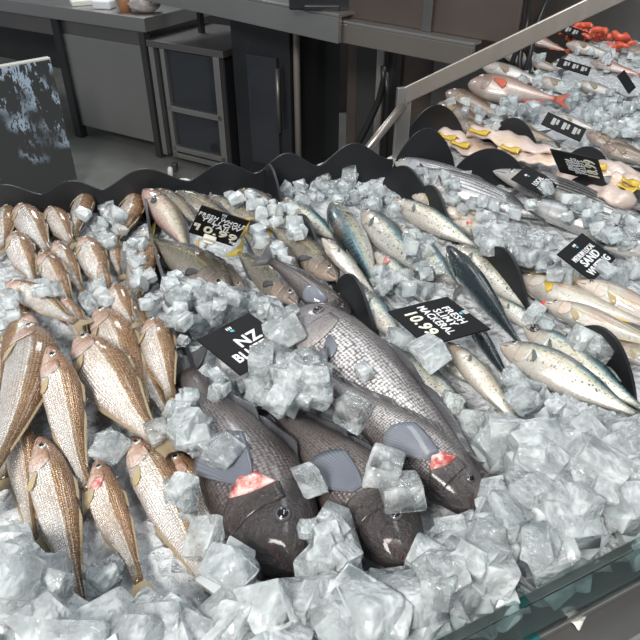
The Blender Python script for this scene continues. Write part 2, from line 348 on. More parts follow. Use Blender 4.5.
def sheet(grid, th):
    """grid [a][b] of points -> closed thin solid, uv"""
    g = np.array(grid, float); A, B = g.shape[:2]
    du = np.gradient(g, axis=0); dv = np.gradient(g, axis=1)
    n = np.cross(du, dv); n /= (np.linalg.norm(n, axis=2, keepdims=True) + 1e-9)
    taper = np.linspace(1, .35, B)[None, :, None]
    V = np.concatenate([(g + n * th * taper).reshape(-1, 3), (g - n * th * taper).reshape(-1, 3)])
    uu, vv = np.meshgrid(np.linspace(0, 1, A), np.linspace(0, 1, B), indexing='ij')
    uv = np.stack([uu, vv], -1).reshape(-1, 2); uv = np.concatenate([uv, uv])
    N = A * B; Fc = []
    for i in range(A - 1):
        for j in range(B - 1):
            a, b, c, d = i * B + j, (i + 1) * B + j, (i + 1) * B + j + 1, i * B + j + 1
            Fc += [(a, b, c, d), (N + d, N + c, N + b, N + a)]
    for i in range(A - 1):
        for j in (0, B - 1):
            a, b = i * B + j, (i + 1) * B + j
            Fc.append((a, N + a, N + b, b) if j == 0 else (b, N + b, N + a, a))
    for j in range(B - 1):
        for i in (0, A - 1):
            a, b = i * B + j, i * B + j + 1
            Fc.append((b, N + b, N + a, a) if i == 0 else (a, N + a, N + b, b))
    return V, Fc, uv

def build_fish(sp, L, Mw, label, group, fat=1.0, bend=0.0, arch=0.0, detail=True, fins=True, gape=False, yellow=False, seed=0, mouth=False, pscale=1.0, eyescale=1.0):
    S = SP[sp]; rs = np.random.default_rng(seed + 11)
    nR, nA = 40, 28
    kink = rs.uniform(-.02, .02)
    def bendf(p):
        p = np.array(p, float); u = p[..., 0] / L
        p[..., 2] = p[..., 2] + bend * L * 2 * (u - .42) ** 2 + kink * L * np.sin(u * 5)
        p[..., 1] = p[..., 1] + arch * L * 2 * (u - .45) ** 2
        return p
    ts = np.linspace(0, 1, nR) ** 1.35
    top, bot, wid = interp(ts, S['top']) * L * fat, interp(ts, S['bot']) * L * fat, interp(ts, S['wid']) * L * fat
    def surf(t, phi, off=0.0):
        a = np.interp(t, ts, top); b = np.interp(t, ts, bot); w = np.interp(t, ts, wid)
        cz, sy = np.cos(phi), np.sin(phi)
        return np.stack([t * L + 0 * phi, np.sign(sy) * np.abs(sy) ** .92 * (w + off), np.where(cz > 0, a, b) * np.sign(cz) * np.abs(cz) ** 1.0 + np.sign(cz) * off * np.abs(cz)], -1)
    V, UV = [], []
    for i, t_ in enumerate(ts):
        ph = np.linspace(0, 2 * PI, nA, endpoint=False)
        p = surf(np.full(nA, t_), ph)
        v = np.minimum(ph, 2 * PI - ph) / PI
        g = np.clip(1 - t_ / .075, 0, 1) * np.exp(-((v - .6) / .07) ** 2)          # the mouth cut
        p[:, 1] *= 1 - .55 * g
        # edge of the gill cover: a shallow step
        p[:, 1] *= 1 - .035 * np.exp(-((t_ - .265 + .05 * (v - .55) ** 2 * 8) / .012) ** 2)
        p[:, 2] *= 1 + .008 * np.sin(t_ * 40 + seed)
        V.append(p); UV.append(np.stack([np.full(nA, t_), v], -1))
    V = np.concatenate(V); UV = np.concatenate(UV)
    Fc = []
    for i in range(nR - 1):
        for k in range(nA):
            a, b = i * nA + k, i * nA + (k + 1) % nA
            Fc.append((a, b, b + nA, a + nA))
    Fc.append(tuple(range(nA))[::-1]); Fc.append(tuple(range((nR - 1) * nA, nR * nA)))
    root = empty(NICE[sp], None, label, 'fish', group, Mw)
    body = mesh_obj('body', bendf(V), Fc, M[S['mat']], root, UV)
    # tail fin, forked, folded a little
    tl, th, fork = S['tail']; tl *= L * fat ** .3; th *= L * fat ** .5
    A, B = 17, 7; grid = []
    ph0 = interp(1.0, S['top']) * L * fat
    for i in range(A):
        j = -1 + 2 * i / (A - 1); row = []
        ln = tl * (fork + (1 - fork) * abs(j) ** 1.2)
        for k in range(B):
            r = k / (B - 1)
            x = L * .985 + ln * r * (1 - .12 * abs(j)); z = ph0 * .85 * j * (1 - r) + th * j * r ** .85
            y = .006 * L * math.sin(j * 5 + seed) * r + arch * L * .25 * r
            row.append((x, y, z))
        grid.append(row)
    v, f, uv = sheet(bendf(np.array(grid)), .0016 if L > .25 else .0011)
    mesh_obj('tail_fin', v, f, M[S['tfin']], root, uv)
    if fins:
        for nm, key, sgn, fm in (('dorsal_fin', 'dorsal', 1, S['fin']), ('dorsal_fin', 'dorsal2', 1, S['fin']), ('anal_fin', 'anal', -1, 'fin_yellow' if yellow else S['fin'])):
            t0, t1, hh = S[key]; hh *= L; A, B = 13, 5; grid = []
            for i in range(A):
                s = i / (A - 1); t_ = t0 + (t1 - t0) * s
                pr = (1 - s) ** .6 * min(1, s * 5 + .3) + .25 * s
                base = surf(np.array([t_]), np.array([0.0 if sgn > 0 else PI]))[0]
                grid.append([(base[0] + hh * .9 * r, base[1] + .12 * hh * math.sin(s * 9) * r, base[2] + sgn * (hh * .62 * pr * r - .004 * (r == 0))) for r in np.linspace(0, 1, B)])
            v, f, uv = sheet(bendf(np.array(grid)), .0008); mesh_obj(nm, v, f, M[fm], root, uv)
        pt, pv, pl, pw = S['pect']; pl *= pscale; pw *= pscale
        for side in (1, -1):
            A, B = 11, 7; grid = []; lift = rs.uniform(.010, .03) * L
            for i in range(A):
                j = -1 + 2 * i / (A - 1); row = []
                for r in np.linspace(0, 1, B):
                    t_ = pt + pl * r * (1 - .25 * j * j); ph = pv * PI + (pw * (.18 + .82 * r ** .8) * j + .05 * r) / (interp(t_, S['bot']) + .02)
                    q = surf(np.array([t_]), np.array([np.clip(ph, .1, PI - .05)]), .003 * L + lift * r * (1 - .5 * r))[0]
                    row.append((q[0], q[1] * side + 0, q[2]))
                grid.append(row)
            v, f, uv = sheet(bendf(np.array(grid)), .0009); mesh_obj('pectoral_fin', v, f, M['fin_yellow' if yellow else S['pfin']], root, uv)
    if mouth:
        bm = bmesh.new(); bmesh.ops.create_icosphere(bm, subdivisions=2, radius=1)
        for v in bm.verts: v.co = Vector((v.co.x * .036 * L + .018 * L, v.co.y * .021 * L, v.co.z * .027 * L - .003 * L)) * (1 + .15 * math.sin(v.co.x * 5 + v.co.z * 4))
        o = bm_obj('mouth', bm, M['mouth_red'], root, True); o['label'] = 'bright red open mouth'
    if detail:
        for side in (1, -1):
            A, B = 12, 10; grid = []                                    # the gill cover plate
            for i in range(A):
                v_ = .34 + .52 * i / (A - 1); row = []
                edge = .262 - .05 * ((v_ - .58) / .26) ** 2
                for k in range(B):
                    r = k / (B - 1); t_ = .165 + (edge - .165) * r
                    q = surf(np.array([t_]), np.array([v_ * PI]), .0032 * L * r ** 2 * (1 - .6 * abs(2 * i / (A - 1) - 1)) + .0012 * L)[0]
                    row.append((q[0], q[1] * side, q[2]))
                grid.append(row)
            v, f, uv0 = sheet(bendf(np.array(grid)), .0009)
            uu = np.array([[(.165 + .097 * b[1]) * .8, .34 + .52 * b[0]] for b in uv0])
            mesh_obj('gill_cover', v, f, M[S['mat']], root, uu)
            if gape:
                grid = []
                for b in np.linspace(.36, .66, 13):
                    k = math.sin((b - .36) / .30 * PI)
                    grid.append([surf(np.array([.262 - .05 * ((b - .58) / .26) ** 2 + (.075 * k + .004) * (r - .45) + .007 * math.sin(b * 60) * r]), np.array([b * PI]), .004 * L * (1 - r) * k + .0005 + .007 * L * k * math.sin(PI * r))[0] * np.array([1, side, 1]) for r in np.linspace(0, 1, 6)])
                v, f, uv = sheet(bendf(np.array(grid)), .0015); mesh_obj('gill', v, f, M['gill_red'], root, uv)
            et, ev, er = S['eye']; er *= L * fat ** .5 * eyescale
            c = surf(np.array([et]), np.array([ev * PI]))[0]; c2 = surf(np.array([et + .02]), np.array([ev * PI]))[0]; c3 = surf(np.array([et]), np.array([ev * PI + .1]))[0]
            n = np.cross(c3 - c, c2 - c); n /= np.linalg.norm(n)
            if n[1] < 0: n = -n
            c = bendf(c); c[1] *= 1
            n = n * np.array([1, side, 1]); c = np.array([c[0], (c[1]) * side, c[2]])
            ex = np.array([1, 0, 0]) - n * n[0]; ex /= np.linalg.norm(ex); ey = np.cross(n, ex)
            e = link(bpy.data.objects.new('eye', EYES['iris_dark' if eyescale > 1.3 else S['iris']]), root)
            e.matrix_local = basis(ex * er, ey * er, n * er, c)
            link(bpy.data.objects.new('pupil', EYES['pupil']), e)
    return root, body, bendf

# ------------------------------------------------ height of what already lies there
GX0, GY0, GS = -1.6, -.3, .006
GW, GH = int(4.0 / GS), int(4.6 / GS)
xs = GX0 + GS * np.arange(GW); ys = GY0 + GS * np.arange(GH)
XX, YY = np.meshgrid(xs, ys, indexing='ij')
HM = BED + .012 + .008 * np.sin(XX * 19 + 2 * np.sin(YY * 13)) * np.cos(YY * 17 + XX * 5)
BEDH = HM.copy()
def cell(x, y): return np.clip(((np.asarray(x) - GX0) / GS).astype(int), 0, GW - 1), np.clip(((np.asarray(y) - GY0) / GS).astype(int), 0, GH - 1)
def sample(x, y, r, q=70):
    i, j = cell(np.array([x]), np.array([y])); k = max(1, int(r / GS))
    return float(np.percentile(HM[max(0, i[0] - k):i[0] + k + 1, max(0, j[0] - k):j[0] + k + 1], q))
def splat(pts, k=1):
    i, j = cell(pts[:, 0], pts[:, 1])
    for a in range(-k, k + 1):
        for b in range(-k, k + 1):
            np.maximum.at(HM, (np.clip(i + a, 0, GW - 1), np.clip(j + b, 0, GH - 1)), pts[:, 2])

FN = [0]
def fish(sp, hx, hy, tx, ty, side, lie, label, fat=1.0, bend=0.0, arch=0.0, group=None, dz=0.0, sink=.75, detail=True, fins=True, gape=False, yellow=False, mouth=False, pscale=1.0, eyescale=1.0, zh=None, zt=None):
    FN[0] += 1; S = SP[sp]; a = math.radians(lie)
    zH = zT = BED + .03
    for _ in range(5):
        H, T = P(hx, hy, zH), P(tx, ty, zT); L = np.linalg.norm(T - H)
        hh = .5 * (max(p for _, p in S['top']) + max(p for _, p in S['bot'])) * L * fat; ww = max(p for _, p in S['wid']) * L * fat
        half = math.hypot(hh * math.cos(a), ww * math.sin(a))
        A, B = H + (T - H) * .25, H + (T - H) * .78
        za = sample(A[0], A[1], ww * .7) + half * sink + dz; zb = sample(B[0], B[1], ww * .5) + half * .5 * sink + dz
        sl = np.clip((zb - za) / .53, -.22 * L / .53, .22 * L / .53)
        nH, nT = za - .25 * sl, za + .75 * sl
        zH = min(.5 * zH + .5 * nH, BED + .14); zT = min(.5 * zT + .5 * nT, BED + .14)
        if zh is not None: zH = BED + zh
        if zt is not None: zT = BED + zt
    H, T = P(hx, hy, zH), P(tx, ty, zT); L = float(np.linalg.norm(T - H)); ex = (T - H) / L
    s = np.cross(ex, [0, 0, 1]); s /= np.linalg.norm(s)
    want = {'R': (1, 0), 'L': (-1, 0), 'U': (0, -1), 'D': (0, 1)}[side]
    q0, q1 = Q((H + T) / 2), Q((H + T) / 2 + s * .05)
    if (q1[0] - q0[0]) * want[0] + (q1[1] - q0[1]) * want[1] < 0: s = -s
    up = np.cross(s, ex); up = up if up[2] > 0 else -up
    ez = math.cos(a) * up + math.sin(a) * s; ey = np.cross(ez, ex)
    Mw = basis(ex, ey, ez, H)
    r, b, bf = build_fish(sp, L, Mw, label, group, fat, bend, arch, detail, fins, gape, yellow, FN[0], mouth, pscale, eyescale)
    v = np.empty(len(b.data.vertices) * 3); b.data.vertices.foreach_get('co', v); v = v.reshape(-1, 3)
    R = np.array(Mw.to_3x3()); wv = v @ R.T + np.array(Mw.translation); splat(wv, 1)
    return r
GA, GB, GC, GD, GE_, GF = 'brown whiting on ice', 'yellowtail around the price sign', 'slimy mackerel on ice', 'sand whiting by the divider', 'bonito in the ice', 'mixed fish in the far bay'
def A(*a, **k): return fish('whiting', *a, group=GA, **k)
# bay of brown whiting: far rows first, each nearer row lies on the tails behind it
A(8, 206, 2, 250, 'R', 70, 'brown whiting at the picture edge under the black rim, half behind another whiting', 1.15)
A(137, 193, 118, 247, 'R', 75, 'slim curved whiting lying alone by the tall divider corner, head on clean ice', 1.0, bend=-.10)
A(86, 193, 73, 240, 'R', 65, 'whiting whose head reaches highest against the wavy black rim', 1.15, bend=.05)
A(48, 209, 73, 244, 'R', 70, 'small whiting in the back row between two bigger heads', 1.05)
A(18, 206, 49, 252, 'R', 75, 'plump tan whiting in the back row, its head low against the rim', 1.15)
A(104, 231, 122, 275, 'R', 75, 'whiting lying below the slim curved whiting, head tucked under its tail', 1.0)
A(83, 237, 108, 292, 'R', 75, 'broad pale-sided whiting in the middle of the second row', 1.2)
A(55, 241, 82, 292, 'R', 75, 'whiting in the second row with a clear pale stripe, ice at its tail', 1.0)
A(14, 232, 34, 284, 'R', 75, 'wide brown whiting in the second row, close to the picture edge', 1.25)
A(143, 239, 137, 306, 'R', 78, 'pale pinkish whiting against the black divider, tail pointing straight down', 1.1)
A(56, 316, 126, 334, 'D', 70, 'whiting lying crosswise in the gap above the fattest whiting', 1.1)
A(62, 296, 92, 352, 'R', 70, 'whiting under the shaded row, mostly covered by fatter whiting', 1.1)
A(20, 292, 22, 345, 'R', 70, 'whiting beneath the long aslant one, only its brown back showing', 1.2)
A(128, 300, 150, 352, 'R', 70, 'brown whiting below the stubby head, its tail under a tan whiting', 1.1)
A(100, 262, 112, 312, 'R', 70, 'small whiting wedged under the third row beside melting ice', 1.0)
A(40, 251, 76, 312, 'R', 60, 'dark-headed brown whiting sloping down from the second row', 1.05)
A(5, 283, 78, 322, 'R', 75, 'long pale-bellied whiting lying aslant across the bay beside melting ice', 1.05)
A(115, 285, 131, 326, 'R', 55, 'stubby brown whiting head poking out below the pale pinkish one', 1.25)
A(0, 375, 3, 480, 'R', 80, 'whiting cut off by the picture edge with a reddish gill', 1.0, gape=True)
A(10, 410, 37, 540, 'R', 80, 'silvery whiting under two others with its tail end in loose ice', .9)
A(124, 335, 168, 420, 'R', 70, 'whiting mostly hidden between two tan ones beside the divider', .9)
A(151, 318, 172, 400, 'R', 70, 'whiting with a dark upturned eye pressed against the divider', 1.1)
A(97, 460, 136, 585, 'R', 75, 'whiting with a torn pink gill under another fish tail', 1.0, gape=True)
A(41, 436, 82, 604, 'R', 75, 'big silver and brown whiting lying lowest in front, head beside a pink gill', .98, bend=-.03)
A(168, 450, 272, 588, 'R', 70, 'brown whiting against the divider near the dark bluenose, ice on its flank', .9)
A(129, 437, 216, 592, 'R', 75, 'large whiting with an amber back and a chunk of ice on its side', .95)
A(30, 312, 3, 392, 'L', 70, 'shaded dark whiting with its tail at the picture edge', 1.05)
A(40, 322, 13, 474, 'R', 75, 'silver whiting bowed outward, tail bent towards the picture edge', 1.0, bend=-.16)
A(97, 308, 152, 428, 'R', 70, 'tan whiting lying above a bigger one, its head in the shade', .9)
A(46, 348, 86, 492, 'R', 75, 'bright silver whiting with a clear eye between two other big whiting', 1.0, bend=.05)
A(75, 338, 157, 446, 'R', 75, 'fat whiting with a shining flank whose tail crosses another head', 1.22, bend=.04)

# yellowtail
def B(*a, **k): return fish('yellowtail', *a, group=GB, **k)
B(238, 190, 296, 224, 'U', 60, 'yellowtail deepest in the bay under the black rim, far from the price sign', 1.0)
B(207, 196, 268, 226, 'U', 60, 'grey yellowtail just behind the upright price sign, ice on its head', 1.0)
B(170, 194, 238, 222, 'U', 60, 'yellowtail with a pale blotched head beside the pale-bellied one', 1.1)
B(155, 189, 205, 226, 'U', 70, 'yellowtail mostly hidden behind the pale-bellied one, only its snout showing', .9)
B(296, 276, 245, 232, 'U', 60, 'yellowtail under the price sign corner with its back in the ice', .9)
B(338, 279, 270, 226, 'U', 65, 'brown yellowtail with a dark head reaching the scalloped divider', 1.0)
B(245, 292, 196, 250, 'U', 60, 'yellowtail in the middle of three heads below the price sign', .85)
B(298, 304, 240, 252, 'U', 60, 'yellowtail with the thickest head nearest the silver bluenose', 1.1)
B(229, 297, 152, 236, 'U', 62, 'long grey yellowtail along the divider, head towards the blue sign', .92)
fish('yellowtail_belly', 146, 189, 194, 252, 'U', 95, 'yellowtail lying belly out with pink ribs and a yellow tail', 1.0, bend=-.05, group=GB)

# bluenose
GN = 'bluenose on ice'
fish('bluenose_dark', 352, 318, 268, 262, 'U', 60, 'dark bluenose tucked behind the silver one under the yellowtail heads', .9, group=GN)
fish('bluenose', 300, 312, 478, 488, 'R', 72, 'silver-grey bluenose facing away, the most brightly scaled of the four big ones', .95, group=GN, pscale=.35)
fish('bluenose_mid', 484, 512, 322, 372, 'R', 78, 'bluenose with a reddened gill in the middle, head towards the front ice', .9, group=GN, gape=True, dz=.012)
fish('bluenose_dark', 412, 562, 276, 402, 'R', 75, 'bluenose with a smooth round brown head resting on the front ice', .95, group=GN, dz=.015)
fish('bluenose_dark', 296, 572, 188, 372, 'R', 75, 'blackest bluenose along the whiting divider, red gill and wide dark head', 1.0, group=GN, gape=True)

# mackerel
def C(*a, **k): return fish('mackerel', *a, group=GC, **k)
C(282, 198, 338, 242, 'U', 60, 'pale spotted mackerel arched over the scalloped divider at the back', 1.0)
C(375, 252, 430, 306, 'U', 70, 'mackerel with a red gill sunk in ice below the blue-backed pair', 1.1, gape=True)
C(322, 238, 376, 296, 'U', 110, 'mackerel showing only its white belly beside the divider', 1.2)
C(398, 226, 458, 288, 'U', 65, 'mackerel buried in ice above the price sign with an orange flank', 1.1)
C(394, 200, 480, 248, 'U', 70, 'silver spotted mackerel nearest the sand whiting, against the next divider', 1.1)
C(362, 210, 424, 276, 'U', 65, 'blue-green backed mackerel behind the one that lies head up', 1.1)
C(335, 203, 378, 288, 'L', 70, 'blue-green mackerel lying head up over a white belly', 1.12, bend=.06)
C(364, 290, 402, 348, 'R', 75, 'short yellowish mackerel between the silver bluenose and the price sign', 1.3)
fish('mackerel_dark', 468, 318, 512, 384, 'D', 25, 'dark mackerel half under the corner of its price sign', 1.0, group=GC)
C(494, 297, 556, 342, 'U', 75, 'spotted mackerel against the divider with a dark belly mark', 1.05)
C(455, 246, 532, 312, 'U', 75, 'cream-flanked mackerel beside the blue-black one', 1.15)
fish('mackerel_dark', 447, 246, 522, 346, 'D', 22, 'blue-black mackerel lying back up, longest of the bay', 1.0, group=GC, dz=.012)
C(436, 350, 484, 390, 'U', 80, 'pinkish spotted mackerel under the yellow-bellied one', 1.5)
C(392, 350, 482, 434, 'U', 75, 'big pale blue mackerel with its flank against the silver bluenose', 1.35)
C(447, 342, 526, 430, 'U', 105, 'yellow-bellied mackerel with rows of dots and a thin tail in the ice', 1.1, dz=.02)
C(524, 326, 644, 410, 'U', 60, 'mackerel with a big round dark eye, lowest against the divider', 1.2, eyescale=1.75, dz=.012)
C(500, 345, 640, 414, 'U', 75, 'silver-white mackerel lying across the front of the bay on cubes', 1.4, dz=.012)

# bonito
def D(*a, **k): return fish('bonito', *a, group=GE_, **k)
D(392, 160, 510, 196, 'U', 62, 'striped bonito along the black rim nearest the fillets', 1.1)
D(493, 171, 690, 240, 'U', 65, 'bonito with a clear eye beside the small black sign', .8)
D(402, 174, 552, 218, 'U', 62, 'striped bonito lying over the sand whiting heads', 1.15)
D(520, 200, 720, 264, 'U', 62, 'bonito with dark back stripes half buried in grey ice', .8)
D(604, 247, 740, 262, 'U', 75, 'shiny silver bonito head beside the sand whiting sign', 1.1)
# sand whiting
def E_(*a, **k): return fish('sandwhiting', *a, group=GD, **k)
E_(412, 196, 470, 214, 'U', 60, 'sand whiting with its pink snout beside the black scallop', 1.1)
E_(440, 208, 500, 232, 'U', 60, 'sand whiting half under ice with an orange cheek', 1.1)
E_(452, 222, 520, 246, 'U', 70, 'sand whiting with a pink gill, next to the silver spotted mackerel', 1.1, gape=True)
E_(486, 247, 572, 280, 'U', 70, 'sand whiting whose yellow fin shows below loose ice', 1.1, yellow=True)
E_(610, 346, 690, 374, 'U', 70, 'sand whiting lowest of the bay at the picture edge', 1.2)
E_(570, 316, 690, 360, 'U', 70, 'sand whiting along the divider with a pale yellow line', .9)
E_(543, 303, 668, 348, 'U', 70, 'sand whiting with a bright red mouth', .95, mouth=True, dz=.01)
E_(577, 282, 700, 336, 'U', 65, 'shiny brown-backed sand whiting under its sign with a clear eye', 1.1, dz=.012)
E_(515, 277, 652, 328, 'U', 88, 'big white sand whiting with two yellow fins', 1.0, yellow=True)

# far bay
def G(sp, *a, **k): return fish(sp, *a, group=GF, **k)
G('reef', 438, 104, 486, 128, 'U', 70, 'brown fish at the bay corner beside the tall black scallop', 1.0)
G('reef', 446, 92, 500, 116, 'U', 70, 'mottled brown fish behind the corner one, lying on its side', 1.0)
G('reef', 452, 120, 512, 142, 'U', 75, 'yellow-brown fish above the pink fillets', .9)
G('silver', 482, 66, 548, 84, 'U', 70, 'long silver fish behind the pink snapper under the black cable', 1.0)
G('silver', 486, 112, 540, 132, 'U', 70, 'silver fish below the pink snapper, close to the fillets', 1.0)
G('reef', 500, 124, 556, 142, 'U', 75, 'small olive fish behind the yellow fin in the ice', .9)
G('snapper', 468, 84, 556, 99, 'U', 78, 'pink snapper with a brown head and a red tail', 1.35, dz=.02)
G('silver', 536, 80, 588, 96, 'U', 72, 'pale silver fish just past the red tail', 1.0)
G('silver', 575, 84, 628, 98, 'U', 72, 'silver fish with a dark tail in front of the brown post sign', 1.0)
G('silver', 500, 52, 560, 70, 'U', 72, 'pale fish under the loop of black cable', .9)
G('silver', 566, 44, 614, 56, 'U', 72, 'grey fish with a dark tail near the red prawns', 1.1)
G('reef', 628, 48, 676, 66, 'U', 72, 'dark fish at the picture edge below the steel panel', 1.1)
G('snapper', 590, 62, 640, 74, 'U', 72, 'orange fish lying between two black signs', .8)
G('reef', 586, 134, 640, 152, 'U', 70, 'brown and silver fish behind the fillet sign', 1.1)
G('reef', 600, 146, 664, 166, 'U', 70, 'grey-brown fish lying against the fillets', 1.0)
G('silver', 606, 124, 666, 140, 'U', 70, 'silver fish in fine ice at the picture edge', 1.0)
G('silver', 555, 116, 596, 130, 'U', 70, 'silver fish under the narrow black sign with pale letters', .9)
G('snapper', 520, 36, 566, 50, 'U', 72, 'pale pink fish deepest in the bay below the steel rail', 1.0)

# ------------------------------------------------------------- fillets
def fillet(hx, hy, tx, ty, wid, label, col, seed):
    rs = np.random.default_rng(seed)
    zH = zT = BED + .04
    for _ in range(3):
        H, T = P(hx, hy, zH), P(tx, ty, zT); zH, zT = sample(H[0], H[1], .03) + .008, sample(T[0], T[1], .03) + .008
        zH = min(zH, BED + .09); zT = min(zT, BED + .09)
    H, T = P(hx, hy, zH), P(tx, ty, zT); L = np.linalg.norm(T - H); ex = (T - H) / L
    ey = np.cross([0, 0, 1], ex); ey /= np.linalg.norm(ey); ez = np.cross(ex, ey)
    nU, nV = 30, 16; V = []; UV = []
    for i in range(nU):
        u = i / (nU - 1); w = wid * (.35 + .65 * math.sin(min(1, u * 1.6 + .12) * PI / 2)) * (1 - .75 * max(0, u - .55) ** 1.3 / .35) * (1 if 0 < i < nU - 1 else .6)
        for k in range(nV):
            a = 2 * PI * k / nV; th = .012 * (1 - .5 * u)
            y = w * math.cos(a) * (1 + .05 * math.sin(u * 17 + seed)); z = th * (math.sin(a) + .25 * math.sin(a * 1) * math.cos(y / wid * 4)) + .006 * math.sin(u * 7 + seed) + .003 * math.sin(u * 31 + y * 90)
            V.append((u * L, y, z)); UV.append((u, k / nV))
    Fc = [(i * nV + k, i * nV + (k + 1) % nV, (i + 1) * nV + (k + 1) % nV, (i + 1) * nV + k) for i in range(nU - 1) for k in range(nV)]
    Fc += [tuple(range(nV))[::-1], tuple(range((nU - 1) * nV, nU * nV))]
    root = empty('fish_fillet', None, label, 'fillet', 'fish fillets in the far bay', basis(ex, ey, ez, H))
    o = mesh_obj('flesh', V, Fc, M['fillet'], root, UV)
    grid = [[(L * (.1 + .22 * i / 6), -wid * (.90 + .06 * math.sin(i)) + .024 * j / 4, .0135 + .003 * math.sin(i + j) + .004 * (1 - abs(j - 2) / 2)) for j in range(5)] for i in range(7)]
    v, f, uv = sheet(np.array(grid), .0012); mesh_obj('skin_flap', v, f, M['fin_yellow'], root, uv)['label'] = 'bright yellow strip of skin and fin on the fillet'
    wv = np.array([ex, ey, ez]).T @ np.array(V).T; splat(wv.T + H, 1)
t = NT('fillet_flesh'); uv = t.coords('UV'); ob = t.coords()
w = t.n('ShaderNodeTexWave', wave_type='BANDS', bands_direction='DIAGONAL'); t.l(t.mapping(uv, (1, 1.5, 1)), w.inputs[0]); w.inputs['Scale'].default_value = 6; w.inputs['Distortion'].default_value = 4
c = t.mix(t.noise(ob, 18, 4), (.58, .45, .39), (.74, .65, .60)); c = t.mix(t.math('MULTIPLY', w.outputs[1], .25), c, (.60, .40, .34)); c = t.mix(t.math('MULTIPLY', t.step(t.noise(ob, 11, 2), .55, .7), .32), c, (.70, .50, .24))
t.set(Base_Color=c, Roughness=.28, Coat_Weight=.5, Subsurface_Weight=.15); t.b.inputs['Subsurface Radius'].default_value = (.01, .004, .002); t.bump(w.outputs[1], .25, .002); M['fillet'] = t.m
for k, a in enumerate([(628, 204, 560, 172, .052, 'pink fillet nearest the bonito, partly under the price sign'), (440, 134, 520, 160, .05, 'pale pink fillet at the corner end against the tall scallop'),
     (450, 143, 532, 164, .04, 'cream fillet with a yellow edge lying on the black divider'), (500, 146, 585, 170, .05, 'broad peach fillet in the middle beside the price sign'),
     (575, 160, 660, 186, .05, 'fillet under the price sign with a yellow flap behind it'), (612, 176, 690, 204, .05, 'translucent pink fillet at the picture edge, highest of the pile'),
     (470, 131, 560, 152, .045, 'long pale fillet along the far side of the pile')]):
    fillet(*a, None, k)

# ------------------------------------------------------------- prawns (far end)
M['prawn'] = plain('red_prawn', (.62, .10, .05), .3, 0, .5, (50, .4))
PV = None
for k in range(20):
    px, py = 548 + 4.2 * k, 32 + 1.1 * (k % 4) + k * .6
    c = P(px, py, BED + .03); c[2] = BED + .03 + .012 * (k % 3)
    if PV is None:
        ring = []
        for i in range(12):
            a = -1.9 + 2.9 * i / 11; ring.append((.036 * math.cos(a), .036 * math.sin(a), .004 * math.sin(i)))
        rad = [.003, .008, .011, .0125, .013, .0125, .012, .011, .010, .008, .006, .003]
        o = tube('red_prawn', ring, rad, M['prawn'], None, 10); PV = o
    else:
        o = PV.copy(); COL.objects.link(o)
    o.location = c; o.rotation_euler = (random.uniform(-.4, .4), random.uniform(-.4, .4), random.uniform(0, 6.3))
    tag(o, 'curled red prawn in the heap at the far end below the steel panel', 'prawn', 'red prawns at the far end')

# ------------------------------------------------------------- signs
def fit_rect(tl, tr, bl, W, H, z0):
    z = np.array(z0, float) + BED; base = z.copy(); best = None
    def cost(z):
        a, b, c = P(*tl, z[0]), P(*tr, z[1]), P(*bl, z[2]); w, h = b - a, c - a
        lw, lh = np.linalg.norm(w), np.linalg.norm(h)
        return ((lw - W) / W) ** 2 * 4 + ((lh - H) / H) ** 2 * 4 + (w @ h / (lw * lh)) ** 2 * 4 + 6 * np.sum((z - base) ** 2) / .03 ** 2 * .02
    rs = np.random.default_rng(1); best = cost(z); st = .02
    for _ in range(1500):
        q = z + rs.normal(0, st, 3); cq = cost(q)
        if cq < best and (q > BED + .005).all(): z, best = q, cq
        st = max(.001, st * .998)
    a, b, c = P(*tl, z[0]), P(*tr, z[1]), P(*bl, z[2]); ex = (b - a); w = np.linalg.norm(ex); ex /= w
    ey = (a - c); ey -= ex * (ey @ ex); h = np.linalg.norm(ey); ey /= h
    ctr = (b + c) / 2
    return basis(ex, ey, np.cross(ex, ey), ctr), w, h
def text(body, size, M_, mat, parent, bold=.02, name='lettering', shear=0.0, sx=1.0, align='CENTER'):
    cu = bpy.data.curves.new('t', 'FONT'); cu.body = body; cu.size = size; cu.align_x = align; cu.align_y = 'CENTER'; cu.offset = bold * size; cu.extrude = .0004; cu.space_character = 1.08; cu.space_word = .8; cu.shear = shear; cu.resolution_u = 3
    o = bpy.data.objects.new('t', cu); COL.objects.link(o)
    dg = bpy.context.evaluated_depsgraph_get(); me = bpy.data.meshes.new_from_object(o.evaluated_get(dg)); bpy.data.objects.remove(o)
    me.transform(Matrix.Diagonal((sx, 1, 1, 1))); me.materials.clear(); me.materials.append(mat)
    r = link(bpy.data.objects.new(name, me), parent); r.matrix_local = M_; return r
